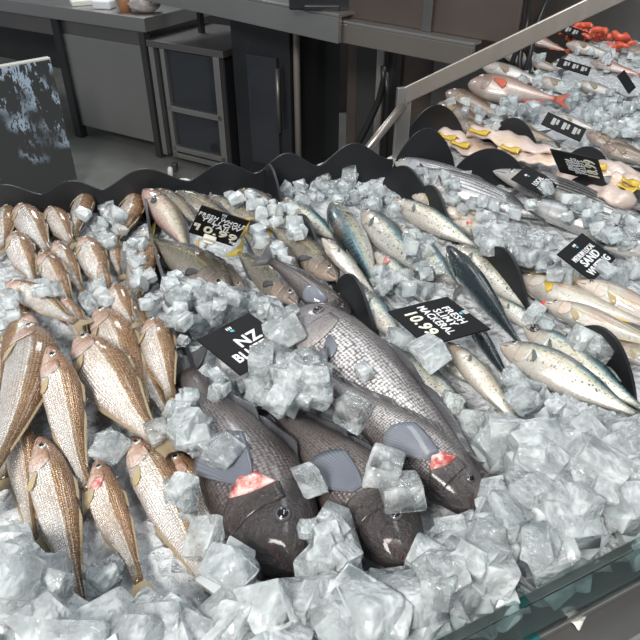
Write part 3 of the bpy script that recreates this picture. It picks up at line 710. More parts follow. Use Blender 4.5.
def sign(tl, tr, bl, label, lines, W=.107, H=.095, z0=(.05, .05, .05), logo=(0, .40), clip=None):
    Mx, w, h = fit_rect(tl, tr, bl, W, H, z0)
    root = empty('price_sign', None, label, 'sign', 'black counter signs', Mx)
    box_obj('panel', (0, 0, 0), (w, h, .003), M['sign'], root, None, .001)
    for (s, x, y, size, mk, kw) in lines:
        text(s, size * h, Matrix.Translation((x * w, y * h, .0019)), M[mk], root, **kw)
    if logo:
        bm = bmesh.new()
        for k in range(3): add_box(bm, ((logo[0] - .035 + .035 * k) * w, (logo[1] + .025) * h, .0019), (.014 * w, .06 * h, .0008))
        bm_obj('logo', bm, M['white'], root)
        bm = bmesh.new()
        vs = [bm.verts.new((logo[0] * w + x * w, logo[1] * h + y * h, .0021)) for x, y in ((-.03, -.04), (.0, -.025), (.05, -.045), (.02, -.06), (.045, -.085), (-.01, -.07))]; bm.faces.new(vs)
        r = bmesh.ops.extrude_face_region(bm, geom=bm.faces[:]); bmesh.ops.translate(bm, vec=(0, 0, .0004), verts=[v for v in r['geom'] if isinstance(v, bmesh.types.BMVert)])
        bm_obj('logo', bm, M['teal'], root)
    if clip:
        bm = bmesh.new(); x, y = clip[0] * w, clip[1] * h
        add_box(bm, (x, y, .004), (.022, .013, .010), None, .002); add_box(bm, (x, y - .006, .005), (.018, .006, .013), None, .002); add_box(bm, (x, y - .022, .003), (.006, .03, .005), None, .0015)
        bm_obj('clip', bm, M['clip'], root, True)
    c = np.array([[Mx @ Vector((a * w, b * h, 0))][0] for a in np.linspace(-.5, .5, 18) for b in np.linspace(-.5, .5, 18)]); SIGNQ.append(c)
    return root
SIGNQ = []
sign((201, 205), (249, 221), (189, 232), 'black sign reading FRESH WHOLE YELLOW TAIL 10.99 with a white clip', [
    ('FRESH WHOLE', 0, .265, .165, 'white', dict(bold=.008, shear=.1, sx=.74)), ('YELLOW', .02, .125, .175, 'white', dict(bold=.01, shear=.1, sx=1.0)), ('TAIL', .05, -.01, .165, 'white', dict(bold=.01, shear=.1, sx=1.05)),
    ('$', -.44, -.13, .13, 'white', {}), ('10.99', -.0, -.20, .31, 'cream', dict(bold=.02, sx=1.12)), ('kg', .43, -.36, .13, 'white', {})], z0=(.13, .13, .09), clip=(-.05, -.42), logo=(0, .42))
sign((199, 339), (251, 312), (238, 377), 'black sign reading NZ BLUE, half covered with ice cubes', [
    ('NZ', .08, .02, .30, 'white', dict(bold=.025, sx=1.0)), ('BLUEEYE', .06, -.23, .26, 'white', dict(bold=.022, sx=.84))], z0=(.05, .05, .05), logo=(0, .36))
sign((447, 297), (490, 329), (388, 312), 'black sign reading FRESH SLIMY MACKERAL 10.99 among spotted fish', [
    ('FRESH', 0.0, .27, .165, 'white', dict(bold=.006, sx=1.1)), ('SLIMY', 0.0, .12, .165, 'white', dict(bold=.006, sx=1.15)), ('MACKERAL', 0, -.035, .175, 'white', dict(bold=.006, sx=.92)),
    ('10.99', -.02, -.265, .27, 'cream', dict(bold=.018, sx=1.1)), ('kg', .42, -.38, .13, 'white', {})], z0=(.09, .08, .05), W=.107, H=.112, logo=(0, .43))
sign((557, 254), (582, 233), (592, 282), 'black sign reading MEDIUM LOCAL SAND WHITING stuck aslant in ice', [
    ('MEDIUM LOCAL', 0, .11, .19, 'white', dict(bold=.01, sx=.78)), ('SAND', .0, -.09, .29, 'white', dict(bold=.022, sx=1.1)), ('WHITING', 0, -.34, .26, 'white', dict(bold=.02, sx=.95))], z0=(.06, .08, .06), logo=(0, .36), H=.105)
sign((511, 179), (526, 166), (546, 197), 'small black sign reading LOCAL BONITO beside a fish eye', [
    ('LOCAL', 0, -.06, .20, 'white', dict(bold=.01, sx=1.1)), ('BONITO', 0, -.25, .23, 'white', dict(bold=.012))], z0=(.07, .09, .06), logo=(0, .27))
sign((560, 172), (550, 149), (605, 182), 'black sign reading FRESH SKINLESS FILLETS 18.99 standing on pink fillets', [
    ('FRESH', 0, .16, .18, 'white', dict(bold=.005)), ('SKINLESS', 0, .03, .18, 'white', dict(bold=.005, sx=.95)), ('FILLETS', 0, -.11, .18, 'white', dict(bold=.005, sx=1.05)),
    ('18.99', 0, -.31, .33, 'cream', dict(bold=.02, sx=1.1))], z0=(.08, .12, .08), logo=None)
def far_sign(tl, tr, bl, lab, s):
    r = sign(tl, tr, bl, lab, [], W=.06, H=.13, z0=(.06, .08, .05), logo=None)
    if s:
        bm = bmesh.new()
        for k in range(s): add_box(bm, (0, .028 - .028 * k, .002), (.030, .009, .0008)); add_box(bm, (.004, .018 - .028 * k, .002), (.022, .006, .0008))
        bm_obj('lettering', bm, M['grey_print'], r)
far_sign((541, 124), (548, 112), (580, 142), 'narrow black sign with pale letters in the ice behind the fillets', 3)
far_sign((556, 66), (560, 58), (588, 76), 'small black sign lying near the grey fish at the far end', 4)
far_sign((560, 32), (565, 24), (583, 41), 'smallest black sign in front of the red prawns', 2)
far_sign((617, 76), (624, 70), (629, 94), 'dark brown sign seen edge on at the picture edge', 0)
# ------------------------------------------------------------- display counter
def line_at(pa, pb, z): return P(*pa, z), P(*pb, z)
root = empty('display_counter', (0, .9, 0), 'long steel fish counter filled with ice behind a low glass front', 'counter')
def poly_prism(name, pts, z0, z1, mat, parent):
    bm = bmesh.new(); v = [bm.verts.new((p[0], p[1], z0)) for p in pts]; f = bm.faces.new(v)
    r = bmesh.ops.extrude_face_region(bm, geom=[f]); bmesh.ops.translate(bm, vec=(0, 0, z1 - z0), verts=[q for q in r['geom'] if isinstance(q, bmesh.types.BMVert)])
    o = bm_obj(name, bm, mat, None); o.parent = parent
    if parent is not None: o.matrix_parent_inverse = Matrix.Translation(-Vector(parent.location))
    return o
GT = BED + .055                                              # top edge of the low front glass
g0, g1 = P(443, 636, GT), P(640, 536, GT)
gd = (g1 - g0); gd /= np.linalg.norm(gd); gn = np.array([gd[1], -gd[0], 0])       # gn: out towards the customer
gl, gr = g0 - gd * 1.3, g0 + gd * 1.0
c0 = P(390, 158, BED); d1 = np.array([math.sin(math.radians(73)), math.cos(math.radians(73)), 0]); d2 = np.array([math.sin(math.radians(36)), math.cos(math.radians(36)), 0])
left_back = P(0, 200, BED) - d1 * .5; far_back = c0 + d2 * 2.75; far_front = far_back + np.array([d2[1], -d2[0], 0]) * 1.15
dk = [gl, gr, far_front, far_back, c0, left_back, left_back - np.array([-d1[1], d1[0], 0]) * .7]
poly_prism('deck', dk, BED - .05, BED - .012, M['deck'], root)
ctr = sum(dk) / len(dk)
poly_prism('cabinet_body', [p + (ctr - p) * .12 for p in dk], .0, BED - .05, M['steel_dark'], root)
def child_box(name, M4, c, s, mat, parent, bev=0.0):
    bm = bmesh.new(); add_box(bm, c, s, Matrix.Translation(-Vector(parent.location)) @ M4, bev); return bm_obj(name, bm, mat, parent)
gM = basis(gd, -gn, [0, 0, 1], g0)                          # x along the glass, y inward, z up
def gb(name, x0, x1, y0, y1, z0, z1, mat, bev=.001): return child_box(name, gM, ((x0 + x1) / 2, (y0 + y1) / 2, (z0 + z1) / 2), (x1 - x0, y1 - y0, z1 - z0), mat, root, bev)
gb('front_glass', -1.2, .9, -.010, 0, -.075, 0, M['glass'])
gb('steel_strip', -1.2, .9, -.012, .004, -.082, -.074, M['steel'])
gb('ledge', -1.2, .9, -.050, .0, -.10, -.082, M['steel_dark'])
gb('edge_trim', -1.2, .9, -.055, -.050, -.102, -.074, M['steel'])
gb('front_panel', -1.2, .9, -.075, -.055, -.60, -.10, M['brown'])
M['clamp'] = plain('clamp', (.02, .12, .12), .3); gb('glass_clamp', .10, .114, -.016, .003, -.080, -.072, M['clamp'], .001)
# torn tape on the ledge
tp = P(577, 618, GT - .085); bm = bmesh.new()
r = bmesh.ops.create_grid(bm, x_segments=9, y_segments=5, size=1)
for v in r['verts']: v.co = Vector((v.co.x * .014, v.co.y * .007, .004 + .0035 * math.sin(v.co.x * 5 + v.co.y * 3) + .002 * math.cos(v.co.y * 8)))
bmesh.ops.solidify(bm, geom=bm.faces[:], thickness=.0006)
o = bm_obj('plastic_scrap', bm, M['clip'], None, True); o.location = tp + np.array([0, 0, .002]); o.rotation_euler = (0, 0, .9)
tag(o, 'crumpled white plastic scrap on the ledge outside the front glass', 'scrap')

# steel back rims and rail
def rim(a, b, z0, z1, th, mat, name):
    d = b - a; L = np.linalg.norm(d[:2]); d = d / L; n = np.array([-d[1], d[0], 0])
    return child_box(name, basis(d, n, [0, 0, 1], [a[0], a[1], 0]), (L / 2, th / 2, (z0 + z1) / 2), (L, th, z1 - z0), mat, root, .002)
rim(left_back, c0, BED - .05, BED - .01, .02, M['steel'], 'back_rim')
rim(c0, far_back, BED - .05, BED - .01, .02, M['steel'], 'back_rim')

# wavy black dividers
def divider(pts, z0, lobes, label, th=.005, base=.02, rim_=False):
    pw = [P(x, y, BED + .02) for x, y in pts]
    seg = [0]
    for a, b_ in zip(pw, pw[1:]): seg.append(seg[-1] + np.linalg.norm(b_ - a))
    n = max(40, int(seg[-1] / .008)); s = np.linspace(0, seg[-1], n); x = np.interp(s, seg, [p[0] for p in pw]); y = np.interp(s, seg, [p[1] for p in pw])
    z = np.full(n, base)
    for (pa, pb, h) in lobes:
        def sof(p):
            q = P(*p, BED + .02); return s[np.argmin((x - q[0]) ** 2 + (y - q[1]) ** 2)]
        a, b_ = sof(pa), sof(pb); u = np.clip((s - a) / max(b_ - a, 1e-3), 0, 1); z = np.maximum(z, base + h * np.sin(PI * u) ** (2 if rim_ else .75))
    tx, ty = np.gradient(x), np.gradient(y); l = np.hypot(tx, ty); nx, ny = -ty / l * th / 2, tx / l * th / 2
    V = []
    for i in range(n):
        for (sg, zz) in ((1, -.012), (1, z[i]), (-1, z[i]), (-1, -.012)): V.append((x[i] + sg * nx[i], y[i] + sg * ny[i], BED + zz))
    Fc = [(i * 4 + k, i * 4 + (k + 1) % 4, (i + 1) * 4 + (k + 1) % 4, (i + 1) * 4 + k) for i in range(n - 1) for k in range(4)] + [(0, 1, 2, 3), tuple(range((n - 1) * 4, n * 4))[::-1]]
    o = mesh_obj('bay_divider', V, Fc, M['black'], None, None, False); tag(o, label, 'divider', 'black bay dividers')
DV = [
 ([(-30, 213), (100, 205), (145, 199), (240, 190), (335, 178), (392, 172)], None, [((-40, 213), (50, 209), .026), ((40, 209), (110, 204), .026), ((98, 205), (196, 195), .036), ((186, 196), (264, 187), .034), ((252, 187), (325, 180), .04), ((312, 180), (400, 172), .046)], 'long wavy black rim along the back of the whiting and yellowtail bays', .05),
 ([(146, 200), (152, 245), (180, 335), (218, 440), (262, 560), (275, 610)], None, [((146, 200), (152, 240), .02)], 'thin straight black divider between whiting and dark bluenose', .035),
 ([(262, 182), (279, 205), (316, 252), (366, 322), (420, 395), (492, 492)], None, [((258, 178), (282, 210), .075), ((290, 222), (320, 258), .055), ((337, 282), (374, 335), .06)], 'scalloped black divider between yellowtail and mackerel', .012),
 ([(384, 178), (425, 200), (447, 226), (482, 268), (528, 312), (568, 346), (634, 402), (660, 420)], None, [((384, 178), (428, 203), .06), ((416, 193), (450, 230), .055), ((474, 260), (532, 314), .075), ((560, 340), (640, 404), .075)], 'scalloped black divider between mackerel and sand whiting', .012),
 ([(392, 170), (452, 168), (530, 183), (612, 204), (700, 226)], None, [((392, 168), (454, 168), .095), ((456, 168), (530, 183), .062), ((560, 190), (616, 205), .05)], 'scalloped black divider between bonito and pink fillets', .02),
 ([(404, 138), (462, 134), (534, 145), (608, 160), (690, 176)], None, [((404, 138), (464, 134), .085), ((488, 137), (536, 146), .065), ((572, 152), (608, 160), .028)], 'scalloped black divider behind the pink fillets', .015)]
for pts, _, lob, lab, base in DV: divider(pts, 0, lob, lab, base=base, rim_=lab.startswith('long wavy'))

# ------------------------------------------------------------- ice
def inside(poly, x, y):
    c = False; n = len(poly)
    for i in range(n):
        (x1, y1), (x2, y2) = poly[i], poly[i - 1]
        if (y1 > y) != (y2 > y) and x < (x2 - x1) * (y - y1) / (y2 - y1) + x1: c = not c
    return c
def ice_lump(seed):
    rs = random.Random(seed); bm = bmesh.new()
    sx, sy, sz = rs.uniform(.85, 1.15), rs.uniform(.75, 1.0), rs.uniform(.62, .95)
    for a in (-1, 1):
        for b_ in (-1, 1):
            for c_ in (-1, 1):
                for k in range(2):
                    v = Vector((a, b_, c_)) + Vector((rs.uniform(-.36, .16), rs.uniform(-.36, .16), rs.uniform(-.36, .16)))
                    v *= rs.uniform(.74, 1.0); bm.verts.new((v.x * sx * .5, v.y * sy * .5, v.z * sz * .5))
    r = bmesh.ops.convex_hull(bm, input=bm.verts[:])
    bmesh.ops.delete(bm, geom=list({g for g in r['geom_interior'] + r['geom_unused'] if isinstance(g, bmesh.types.BMVert)}), context='VERTS')
    bmesh.ops.dissolve_limit(bm, angle_limit=.22, verts=bm.verts[:], edges=bm.edges[:])
    bmesh.ops.bevel(bm, geom=bm.edges[:], offset=.14, segments=3, affect='EDGES', profile=.5, clamp_overlap=True)
    bmesh.ops.triangulate(bm, faces=bm.faces[:]); bmesh.ops.recalc_face_normals(bm, faces=bm.faces[:])
    me = bpy.data.meshes.new('ice_cube'); bm.to_mesh(me); bm.free(); me.polygons.foreach_set('use_smooth', [True] * len(me.polygons)); me.materials.append(M['ice']); return me
LUMPS = [ice_lump(100 + k) for k in range(22)]
SQ = np.array([Q(p)[:2] for s in SIGNQ for p in s])
def on_sign(x, y, r=9): return (np.hypot(SQ[:, 0] - x, SQ[:, 1] - y) < r).any()
ICE = []
for c_ in SIGNQ: splat(c_ + np.array([0, 0, .002]), 0)
gi_n, gi_c = -gn[:2], g0[:2]
def put_ice(x, y, s, area, force=False, lift=0.0, maxz=.16):
    z = BED + .03
    for _ in range(3):
        p = P(x, y, z); z = sample(p[0], p[1], s * .40, 60) + s * .22 + lift
    if not force and (on_sign(x, y, 5 + 656 * s * .5 / 1.1) or z > BED + maxz): return False
    p = P(x, y, z)
    if (p[:2] - gi_c) @ gi_n < s * .45: return False
    ICE.append((p, s, area))
    rr = np.linspace(-.42, .42, 9) * s; gx, gy = np.meshgrid(rr, rr); k = gx ** 2 + gy ** 2 < (.44 * s) ** 2
    pts = np.stack([p[0] + gx[k], p[1] + gy[k], np.full(k.sum(), p[2] + .26 * s)], -1); splat(pts, 0); return True
RS = random.Random(5)
def scatter(poly, n, s0, s1, area, maxz=.15):
    W_ = [P(x, y, BED + .03) for x, y in poly]; x0, x1 = min(p[0] for p in W_), max(p[0] for p in W_); y0, y1 = min(p[1] for p in W_), max(p[1] for p in W_)
    k = 0; tries = 0; n = int(n * .95); s0 *= .86; s1 *= .86
    while k < n and tries < n * 30:
        tries += 1; w = np.array([RS.uniform(x0, x1), RS.uniform(y0, y1), BED + .03]); x, y, _ = Q(w)
        if inside(poly, x, y) and put_ice(x, y, RS.uniform(s0, s1), area, maxz=maxz): k += 1
AR = {'front': 'clear ice cube in the big heap along the front glass', 'blue': 'clear ice cube around the blue sign and the bluenose', 'whiting': 'clear ice cube lying among the brown whiting',
      'mack': 'clear ice cube among the mackerel', 'sand': 'grey ice cube among sand whiting and bonito', 'yellow': 'clear ice cube around the yellowtail', 'far': 'small ice cube in the far mixed bay'}
scatter([(-20, 660), (-20, 580), (30, 600), (80, 622), (150, 615), (200, 622), (262, 606), (300, 598), (340, 580), (380, 596), (440, 588), (512, 538), (535, 480), (550, 440), (650, 435), (660, 540), (440, 660)], 330, .026, .048, 'front', .10)
scatter([(235, 376), (290, 345), (303, 340), (332, 385), (320, 398), (290, 396), (258, 398)], 46, .022, .036, 'blue', .12)
scatter([(166, 278), (225, 292), (298, 312), (306, 330), (256, 318), (196, 340), (182, 330)], 75, .018, .03, 'blue', .09)
scatter([(262, 392), (290, 398), (296, 412), (276, 410)], 6, .02, .034, 'blue', .12)
scatter([(180, 340), (205, 345), (235, 385), (215, 395)], 10, .016, .026, 'blue', .1)
scatter([(308, 530), (336, 520), (350, 545), (345, 575), (315, 585)], 18, .02, .036, 'blue', .1)
scatter([(432, 575), (470, 552), (508, 505), (522, 450), (540, 436), (548, 470), (505, 540), (440, 590)], 60, .024, .04, 'front', .11)
scatter([(470, 440), (500, 420), (520, 432), (500, 470), (485, 470)], 24, .022, .036, 'mack', .12)
scatter([(530, 395), (560, 405), (640, 425), (600, 440), (545, 430)], 30, .022, .036, 'mack', .1)
scatter([(172, 402), (192, 395), (206, 440), (190, 452), (170, 425)], 16, .018, .03, 'whiting', .1)
scatter([(92, 440), (112, 432), (120, 458), (102, 455)], 4, .022, .036, 'whiting', .1)
scatter([(96, 545), (112, 540), (114, 580), (98, 585)], 5, .022, .034, 'whiting', .12)
scatter([(205, 560), (225, 560), (255, 600), (225, 610)], 10, .024, .04, 'whiting', .12)
scatter([(168, 490), (180, 480), (200, 520), (190, 530)], 5, .018, .026, 'whiting', .12)
scatter([(0, 540), (40, 560), (60, 590), (0, 600)], 22, .028, .044, 'whiting', .12)
scatter([(88, 222), (112, 200), (125, 215), (112, 245), (95, 240)], 22, .016, .028, 'whiting', .09)
scatter([(125, 240), (146, 230), (150, 290), (160, 320), (145, 320)], 18, .016, .026, 'whiting', .09)
scatter([(30, 275), (55, 285), (50, 296), (32, 290)], 7, .018, .028, 'whiting', .1)
scatter([(80, 285), (105, 280), (108, 305), (82, 308)], 8, .018, .028, 'whiting', .1)
scatter([(0, 288), (14, 295), (14, 320), (0, 330)], 6, .018, .028, 'whiting', .1)
scatter([(195, 185), (240, 190), (300, 212), (300, 235), (250, 220), (205, 200)], 34, .018, .03, 'yellow', .12)
scatter([(245, 222), (275, 240), (292, 262), (250, 240)], 12, .016, .026, 'yellow', .12)
scatter([(165, 270), (200, 285), (200, 300), (175, 320), (168, 300)], 22, .02, .03, 'yellow', .09)
scatter([(276, 184), (350, 172), (392, 195), (398, 212), (360, 205), (335, 205), (300, 200)], 62, .018, .032, 'mack', .11)
scatter([(375, 262), (395, 268), (440, 295), (400, 300), (380, 290)], 22, .018, .03, 'mack', .11)
scatter([(400, 232), (430, 240), (455, 270), (440, 290), (410, 260)], 14, .018, .03, 'mack', .11)
scatter([(498, 375), (515, 372), (545, 402), (520, 408)], 10, .02, .032, 'mack', .1)
scatter([(532, 306), (550, 322), (545, 330)], 4, .018, .03, 'mack', .1)
scatter([(468, 236), (500, 226), (560, 240), (610, 222), (628, 245), (590, 232), (556, 256), (560, 268), (520, 262), (490, 250)], 70, .02, .034, 'sand', .10)
scatter([(440, 196), (500, 195), (530, 218), (500, 225), (470, 215)], 26, .018, .03, 'sand', .11)
scatter([(548, 262), (562, 262), (576, 276), (562, 276)], 5, .018, .03, 'sand', .11)
scatter([(612, 264), (628, 258), (640, 260), (640, 272), (618, 274)], 7, .02, .03, 'sand', .11)
scatter([(520, 186), (600, 200), (640, 215), (640, 235), (560, 215), (530, 205)], 26, .018, .03, 'sand', .12)
scatter([(400, 165), (440, 172), (470, 185), (430, 185)], 10, .016, .024, 'sand', .12)
scatter([(510, 110), (560, 98), (650, 92), (650, 132), (590, 140), (545, 130)], 120, .018, .032, 'far', .08)
scatter([(490, 70), (540, 50), (640, 45), (650, 95), (560, 100), (500, 90)], 60, .02, .036, 'far', .07)
scatter([(440, 100), (500, 90), (560, 130), (500, 140)], 30, .018, .03, 'far', .08)
scatter([(418, 545), (468, 524), (500, 505), (492, 530), (460, 560), (430, 578)], 14, .024, .038, 'front', .08)
# single cubes that lie on fish and signs
for x, y, s, a in [(413, 314, .035, 'mack'), (427, 352, .034, 'mack'), (402, 338, .03, 'mack'), (108, 448, .032, 'whiting'), (276, 344, .034, 'blue'), (266, 357, .03, 'blue'), (283, 330, .04, 'blue'), (272, 352, .036, 'blue'), (262, 360, .032, 'blue'), (290, 318, .036, 'blue'),
                   (350, 409, .034, 'blue'), (365, 372, .02, 'blue'), (382, 470, .036, 'blue'), (398, 492, .036, 'blue'), (226, 452, .034, 'blue'), (214, 446, .026, 'blue'), (496, 492, .03, 'blue'), (185, 425, .036, 'whiting'), (196, 440, .03, 'whiting'),
                   (612, 276, .03, 'sand'), (625, 270, .03, 'sand'), (604, 270, .024, 'sand'), (555, 273, .024, 'sand'), (584, 338, .034, 'mack'), (598, 348, .03, 'mack'), (533, 314, .022, 'mack'), (205, 540, .034, 'whiting'), (180, 490, .03, 'whiting'),
                   (224, 296, .034, 'yellow'), (175, 300, .036, 'yellow'), (348, 176, .036, 'mack'), (300, 178, .026, 'mack'), (375, 190, .032, 'mack'), (547, 190, .026, 'sand'), (465, 175, .022, 'sand'), (85, 214, .022, 'whiting'), (160, 432, .03, 'whiting'), (305, 478, .03, 'blue'), (452, 402, .03, 'mack'), (470, 428, .034, 'mack'), (488, 446, .03, 'mack')]:
    put_ice(x, y, s, a, True)
info = []
for k, (p, s, a) in enumerate(ICE):
    x, y, d = Q(p); vis = -15 < x < 655 and -15 < y < 655
    top = HM[cell(np.array([p[0]]), np.array([p[1]]))][0]; bur = max(0, top - (p[2] + .3 * s))
    info.append(((656 * s / d) * (1 - min(1, bur / (.8 * s))) if vis else 0, k))
info.sort(reverse=True); IND = {k for _, k in info[:298]}
rest = {}
for k, (p, s, a) in enumerate(ICE):
    me = LUMPS[RS.randrange(len(LUMPS))]; e = (RS.uniform(-.5, .5), RS.uniform(-.5, .5), RS.uniform(0, 6.28)); sc = s * RS.uniform(1.0, 1.18)
    if k in IND:
        o = bpy.data.objects.new('ice_cube', me); COL.objects.link(o); o.location = p; o.rotation_euler = e; o.scale = (sc, sc, sc)
        tag(o, AR[a], 'ice', 'ice cubes: ' + a)
    else:
        from mathutils import Euler
        T = Matrix.Translation(p) @ Euler(e).to_matrix().to_4x4() @ Matrix.Diagonal((sc, sc, sc, 1)); rest.setdefault(a, []).append((me, T))
RL = {'front': 'deeper ice pieces filling the heap by the front glass', 'blue': 'smaller ice pieces around bluenose and blue sign', 'whiting': 'smaller ice pieces between brown whiting', 'mack': 'smaller ice pieces between mackerel', 'sand': 'smaller ice pieces between sand whiting and bonito', 'yellow': 'smaller ice pieces between yellowtail', 'far': 'fine broken ice filling the far mixed bay'}
for a, L_ in rest.items():
    bm = bmesh.new()
    for me, T in L_:
        n0 = len(bm.verts); bm.from_mesh(me); bm.verts.ensure_lookup_table(); bmesh.ops.transform(bm, matrix=T, verts=bm.verts[n0:])
    me = bpy.data.meshes.new('loose_ice'); bm.to_mesh(me); bm.free(); me.polygons.foreach_set('use_smooth', [True] * len(me.polygons)); me.materials.clear(); me.materials.append(M['ice_loose'])
    o = link(bpy.data.objects.new('loose_ice', me)); tag(o, RL[a], 'ice', None, 'stuff')
# crushed bed under everything
st = 2; zz = BEDH[::st, ::st] - .012 + RNG.uniform(-.004, .006, BEDH[::st, ::st].shape); X2, Y2 = XX[::st, ::st], YY[::st, ::st]
dp = [(p[0], p[1]) for p in dk]
nx_, ny_ = zz.shape

okm = np.zeros(zz.shape, bool); xx_, yy_ = X2, Y2
for i in range(len(dp)):
    (x1, y1), (x2, y2) = dp[i], dp[i - 1]
    okm ^= ((y1 > yy_) != (y2 > yy_)) & (xx_ < (x2 - x1) * (yy_ - y1) / (y2 - y1 + 1e-12) + x1)
okm &= ((X2 - gi_c[0]) * gi_n[0] + (Y2 - gi_c[1]) * gi_n[1]) > .004
idx = -np.ones(zz.shape, int); idx[okm] = np.arange(okm.sum())
V = np.stack([X2[okm], Y2[okm], zz[okm]], -1)
q = okm[:-1, :-1] & okm[1:, :-1] & okm[1:, 1:] & okm[:-1, 1:]
ii, jj = np.nonzero(q)
Fc = [(idx[i, j], idx[i + 1, j], idx[i + 1, j + 1], idx[i, j + 1]) for i, j in zip(ii, jj)]
o = mesh_obj('crushed_ice_bed', V, [tuple(int(a) for a in f) for f in Fc], M['ice_bed']); tag(o, 'crushed ice bed spread over the counter deck under all the fish', 'ice', None, 'stuff')

# ------------------------------------------------------------- setting behind the counter
def slab(a, b, depth, z0, z1, mat, name, parent=None, bev=.003):
    """upright box whose front foot line runs a->b (plan), going back by depth"""
    a, b = np.array(a[:2]), np.array(b[:2]); d = b - a; L = np.linalg.norm(d); d /= L; n = np.array([-d[1], d[0]])
    if n @ (a - np.zeros(2)) < 0: n = -n
    M4 = basis((*d, 0), (*n, 0), (0, 0, 1), (*a, 0)) if d[0] * n[1] - d[1] * n[0] > 0 else basis((*d, 0), (*n, 0), (0, 0, 1), (*a, 0))
    bm = bmesh.new(); add_box(bm, (L / 2, depth / 2, (z0 + z1) / 2), (L, depth, z1 - z0), M4, bev)
    o = bm_obj(name, bm, mat, None)
    if parent is not None:
        o.parent = parent; o.matrix_parent_inverse = parent.matrix_world.inverted() if False else Matrix.Translation(-Vector(parent.location))
    return o
bm = bmesh.new(); add_box(bm, (0, 3.5, -.05), (14, 12, .1)); fl = bm_obj('floor', bm, M['floor']); fl['kind'] = 'structure'
bm = bmesh.new(); add_box(bm, (0, 7.6, 1.5), (14, .1, 3.2)); w_ = bm_obj('wall_back', bm, M['wall']); w_['kind'] = 'structure'
o0 = P(160, 158, 0); e_ = np.array([math.sin(math.radians(121)), math.cos(math.radians(121)), 0])
S_ = lambda s, back=0.0: o0 + e_ * s + np.array([-e_[1], e_[0], 0]) * back
def thing(name, label, cat, loc): return empty(name, Vector(map(float, loc)), label, cat)
# steel bench
r = thing('steel_bench', 'long steel prep bench with a plain side panel beyond the whiting', 'bench', S_(-.5))
slab(S_(-2.2), S_(.03), .6, .70, .77, M['steel'], 'worktop', r)
slab(S_(-2.2, .03), S_(-.02, .03), .55, .60, .70, M['steel_dark'], 'apron', r)
slab(S_(-.66, .02), S_(-.01, .02), .03, .08, .62, M['steel'], 'side_panel', r)
slab(S_(-.72, .0), S_(-.66, .0), .05, .0, .70, M['dark'], 'leg', r)
slab(S_(-.03, .0), S_(.01, .0), .05, .0, .70, M['darkgrey'], 'leg', r)
slab(S_(-2.2, .45), S_(-.72, .45), .03, .25, .62, M['darkgrey'], 'back_panel', r)
# things on the bench
def blob(name, c, s, mat, lab, cat):
    bm = bmesh.new(); add_box(bm, (0, 0, s[2] / 2), s, None, min(s) * .25); o = bm_obj(name, bm, mat, None, True); o.location = c; o.rotation_euler = (0, 0, random.uniform(-.6, .6)); return tag(o, lab, cat)
def top_at(s, b): p = S_(s, b); return (p[0], p[1], .77)
blob('foam_tray', top_at(-.55, .12), (.14, .09, .03), M['clip'], 'white foam tray on the steel bench', 'tray')
blob('foam_tray', top_at(-.36, .10), (.11, .08, .045), M['white'], 'deeper white foam tray on the bench near the tan cup', 'tray')
cp = thing('paper_cup', 'tan paper cup standing on the steel bench', 'cup', top_at(-.2, .1))
M['tan'] = plain('tan_paper', (.45, .22, .10), .6); M['bag'] = plain('clear_bag', (.45, .40, .38), .2, 0, .5, (30, .5))
tube('cup_wall', [(0, 0, 0), (0, 0, .05), (0, 0, .11)], [.032, .038, .045], M['tan'], cp, 18); tube('rim', [(0, 0, .105), (0, 0, .113)], [.048, .048], M['tan'], cp, 18)
bm = bmesh.new(); bmesh.ops.create_icosphere(bm, subdivisions=3, radius=1)
for v in bm.verts: v.co = Vector((v.co.x * .085, v.co.y * .06, (v.co.z + 1) * .045)) * (1 + .18 * math.sin(v.co.x * 9 + v.co.z * 14) * math.cos(v.co.y * 11))
o = bm_obj('plastic_bag', bm, M['bag'], None, True); o.location = top_at(-.07, .12); tag(o, 'crumpled clear bag with reddish pieces at the end of the bench', 'bag')
# chalk board leaning by the bench
pA, pB = P(-60, 232, 0), P(80, 190, 0)
t = NT('drawn_board'); ob = t.coords(); n1 = t.noise(t.mapping(ob, (7, 7, 3)), 1.6, 6, .7)
m = t.math('SUBTRACT', 1.0, t.step(t.math('ABSOLUTE', t.math('SUBTRACT', n1, .52)), .022, .045)); m = t.math('MULTIPLY', m, t.step(t.noise(ob, 3.2, 2), .42, .52))
t.set(Base_Color=t.mix(m, (.07, .072, .074), (.50, .62, .76)), Roughness=.25); M['board'] = t.m
r = thing('drawing_board', 'dark board covered in pale blue scribbles standing behind the whiting bay', 'board', (pA + pB) / 2)
slab(pA, pB, .03, .0, .67, M['board'], 'board_face', r); slab(pA - np.array([0, .0, 0]), pB, .032, .67, .68, M['clip'], 'top_edge', r)
# glazed cabinet
r = thing('glass_cabinet', 'black cabinet with two framed glass panes beside the steel bench', 'cabinet', S_(.2))
slab(S_(.03, .03), S_(.52, .03), .5, .03, .63, M['dark'], 'body', r)
slab(S_(.02), S_(.54), .52, .63, .665, M['steel_dark'], 'top_frame', r)
for a, b in ((.03, .065), (.11, .14), (.47, .51)): slab(S_(a), S_(b), .035, .03, .63, M['steel'], 'post', r)
for z in (.03, .30): slab(S_(.12), S_(.50), .03, z, z + .03, M['steel'], 'rail', r)
slab(S_(.12), S_(.50), .03, .07, .10, M['steel'], 'rail', r)
M['pane'] = plain('dark_pane', (.03, .033, .04), .12, 0, .5)
slab(S_(.14, .022), S_(.47, .022), .01, .33, .62, M['pane'], 'pane', r); slab(S_(.14, .022), S_(.47, .022), .01, .10, .30, M['pane'], 'pane', r)
cw = P(171, 172, .03); c_ = thing('castor', 'white castor wheel on the floor under the cabinet', 'castor', cw * np.array([1, 1, 0]))
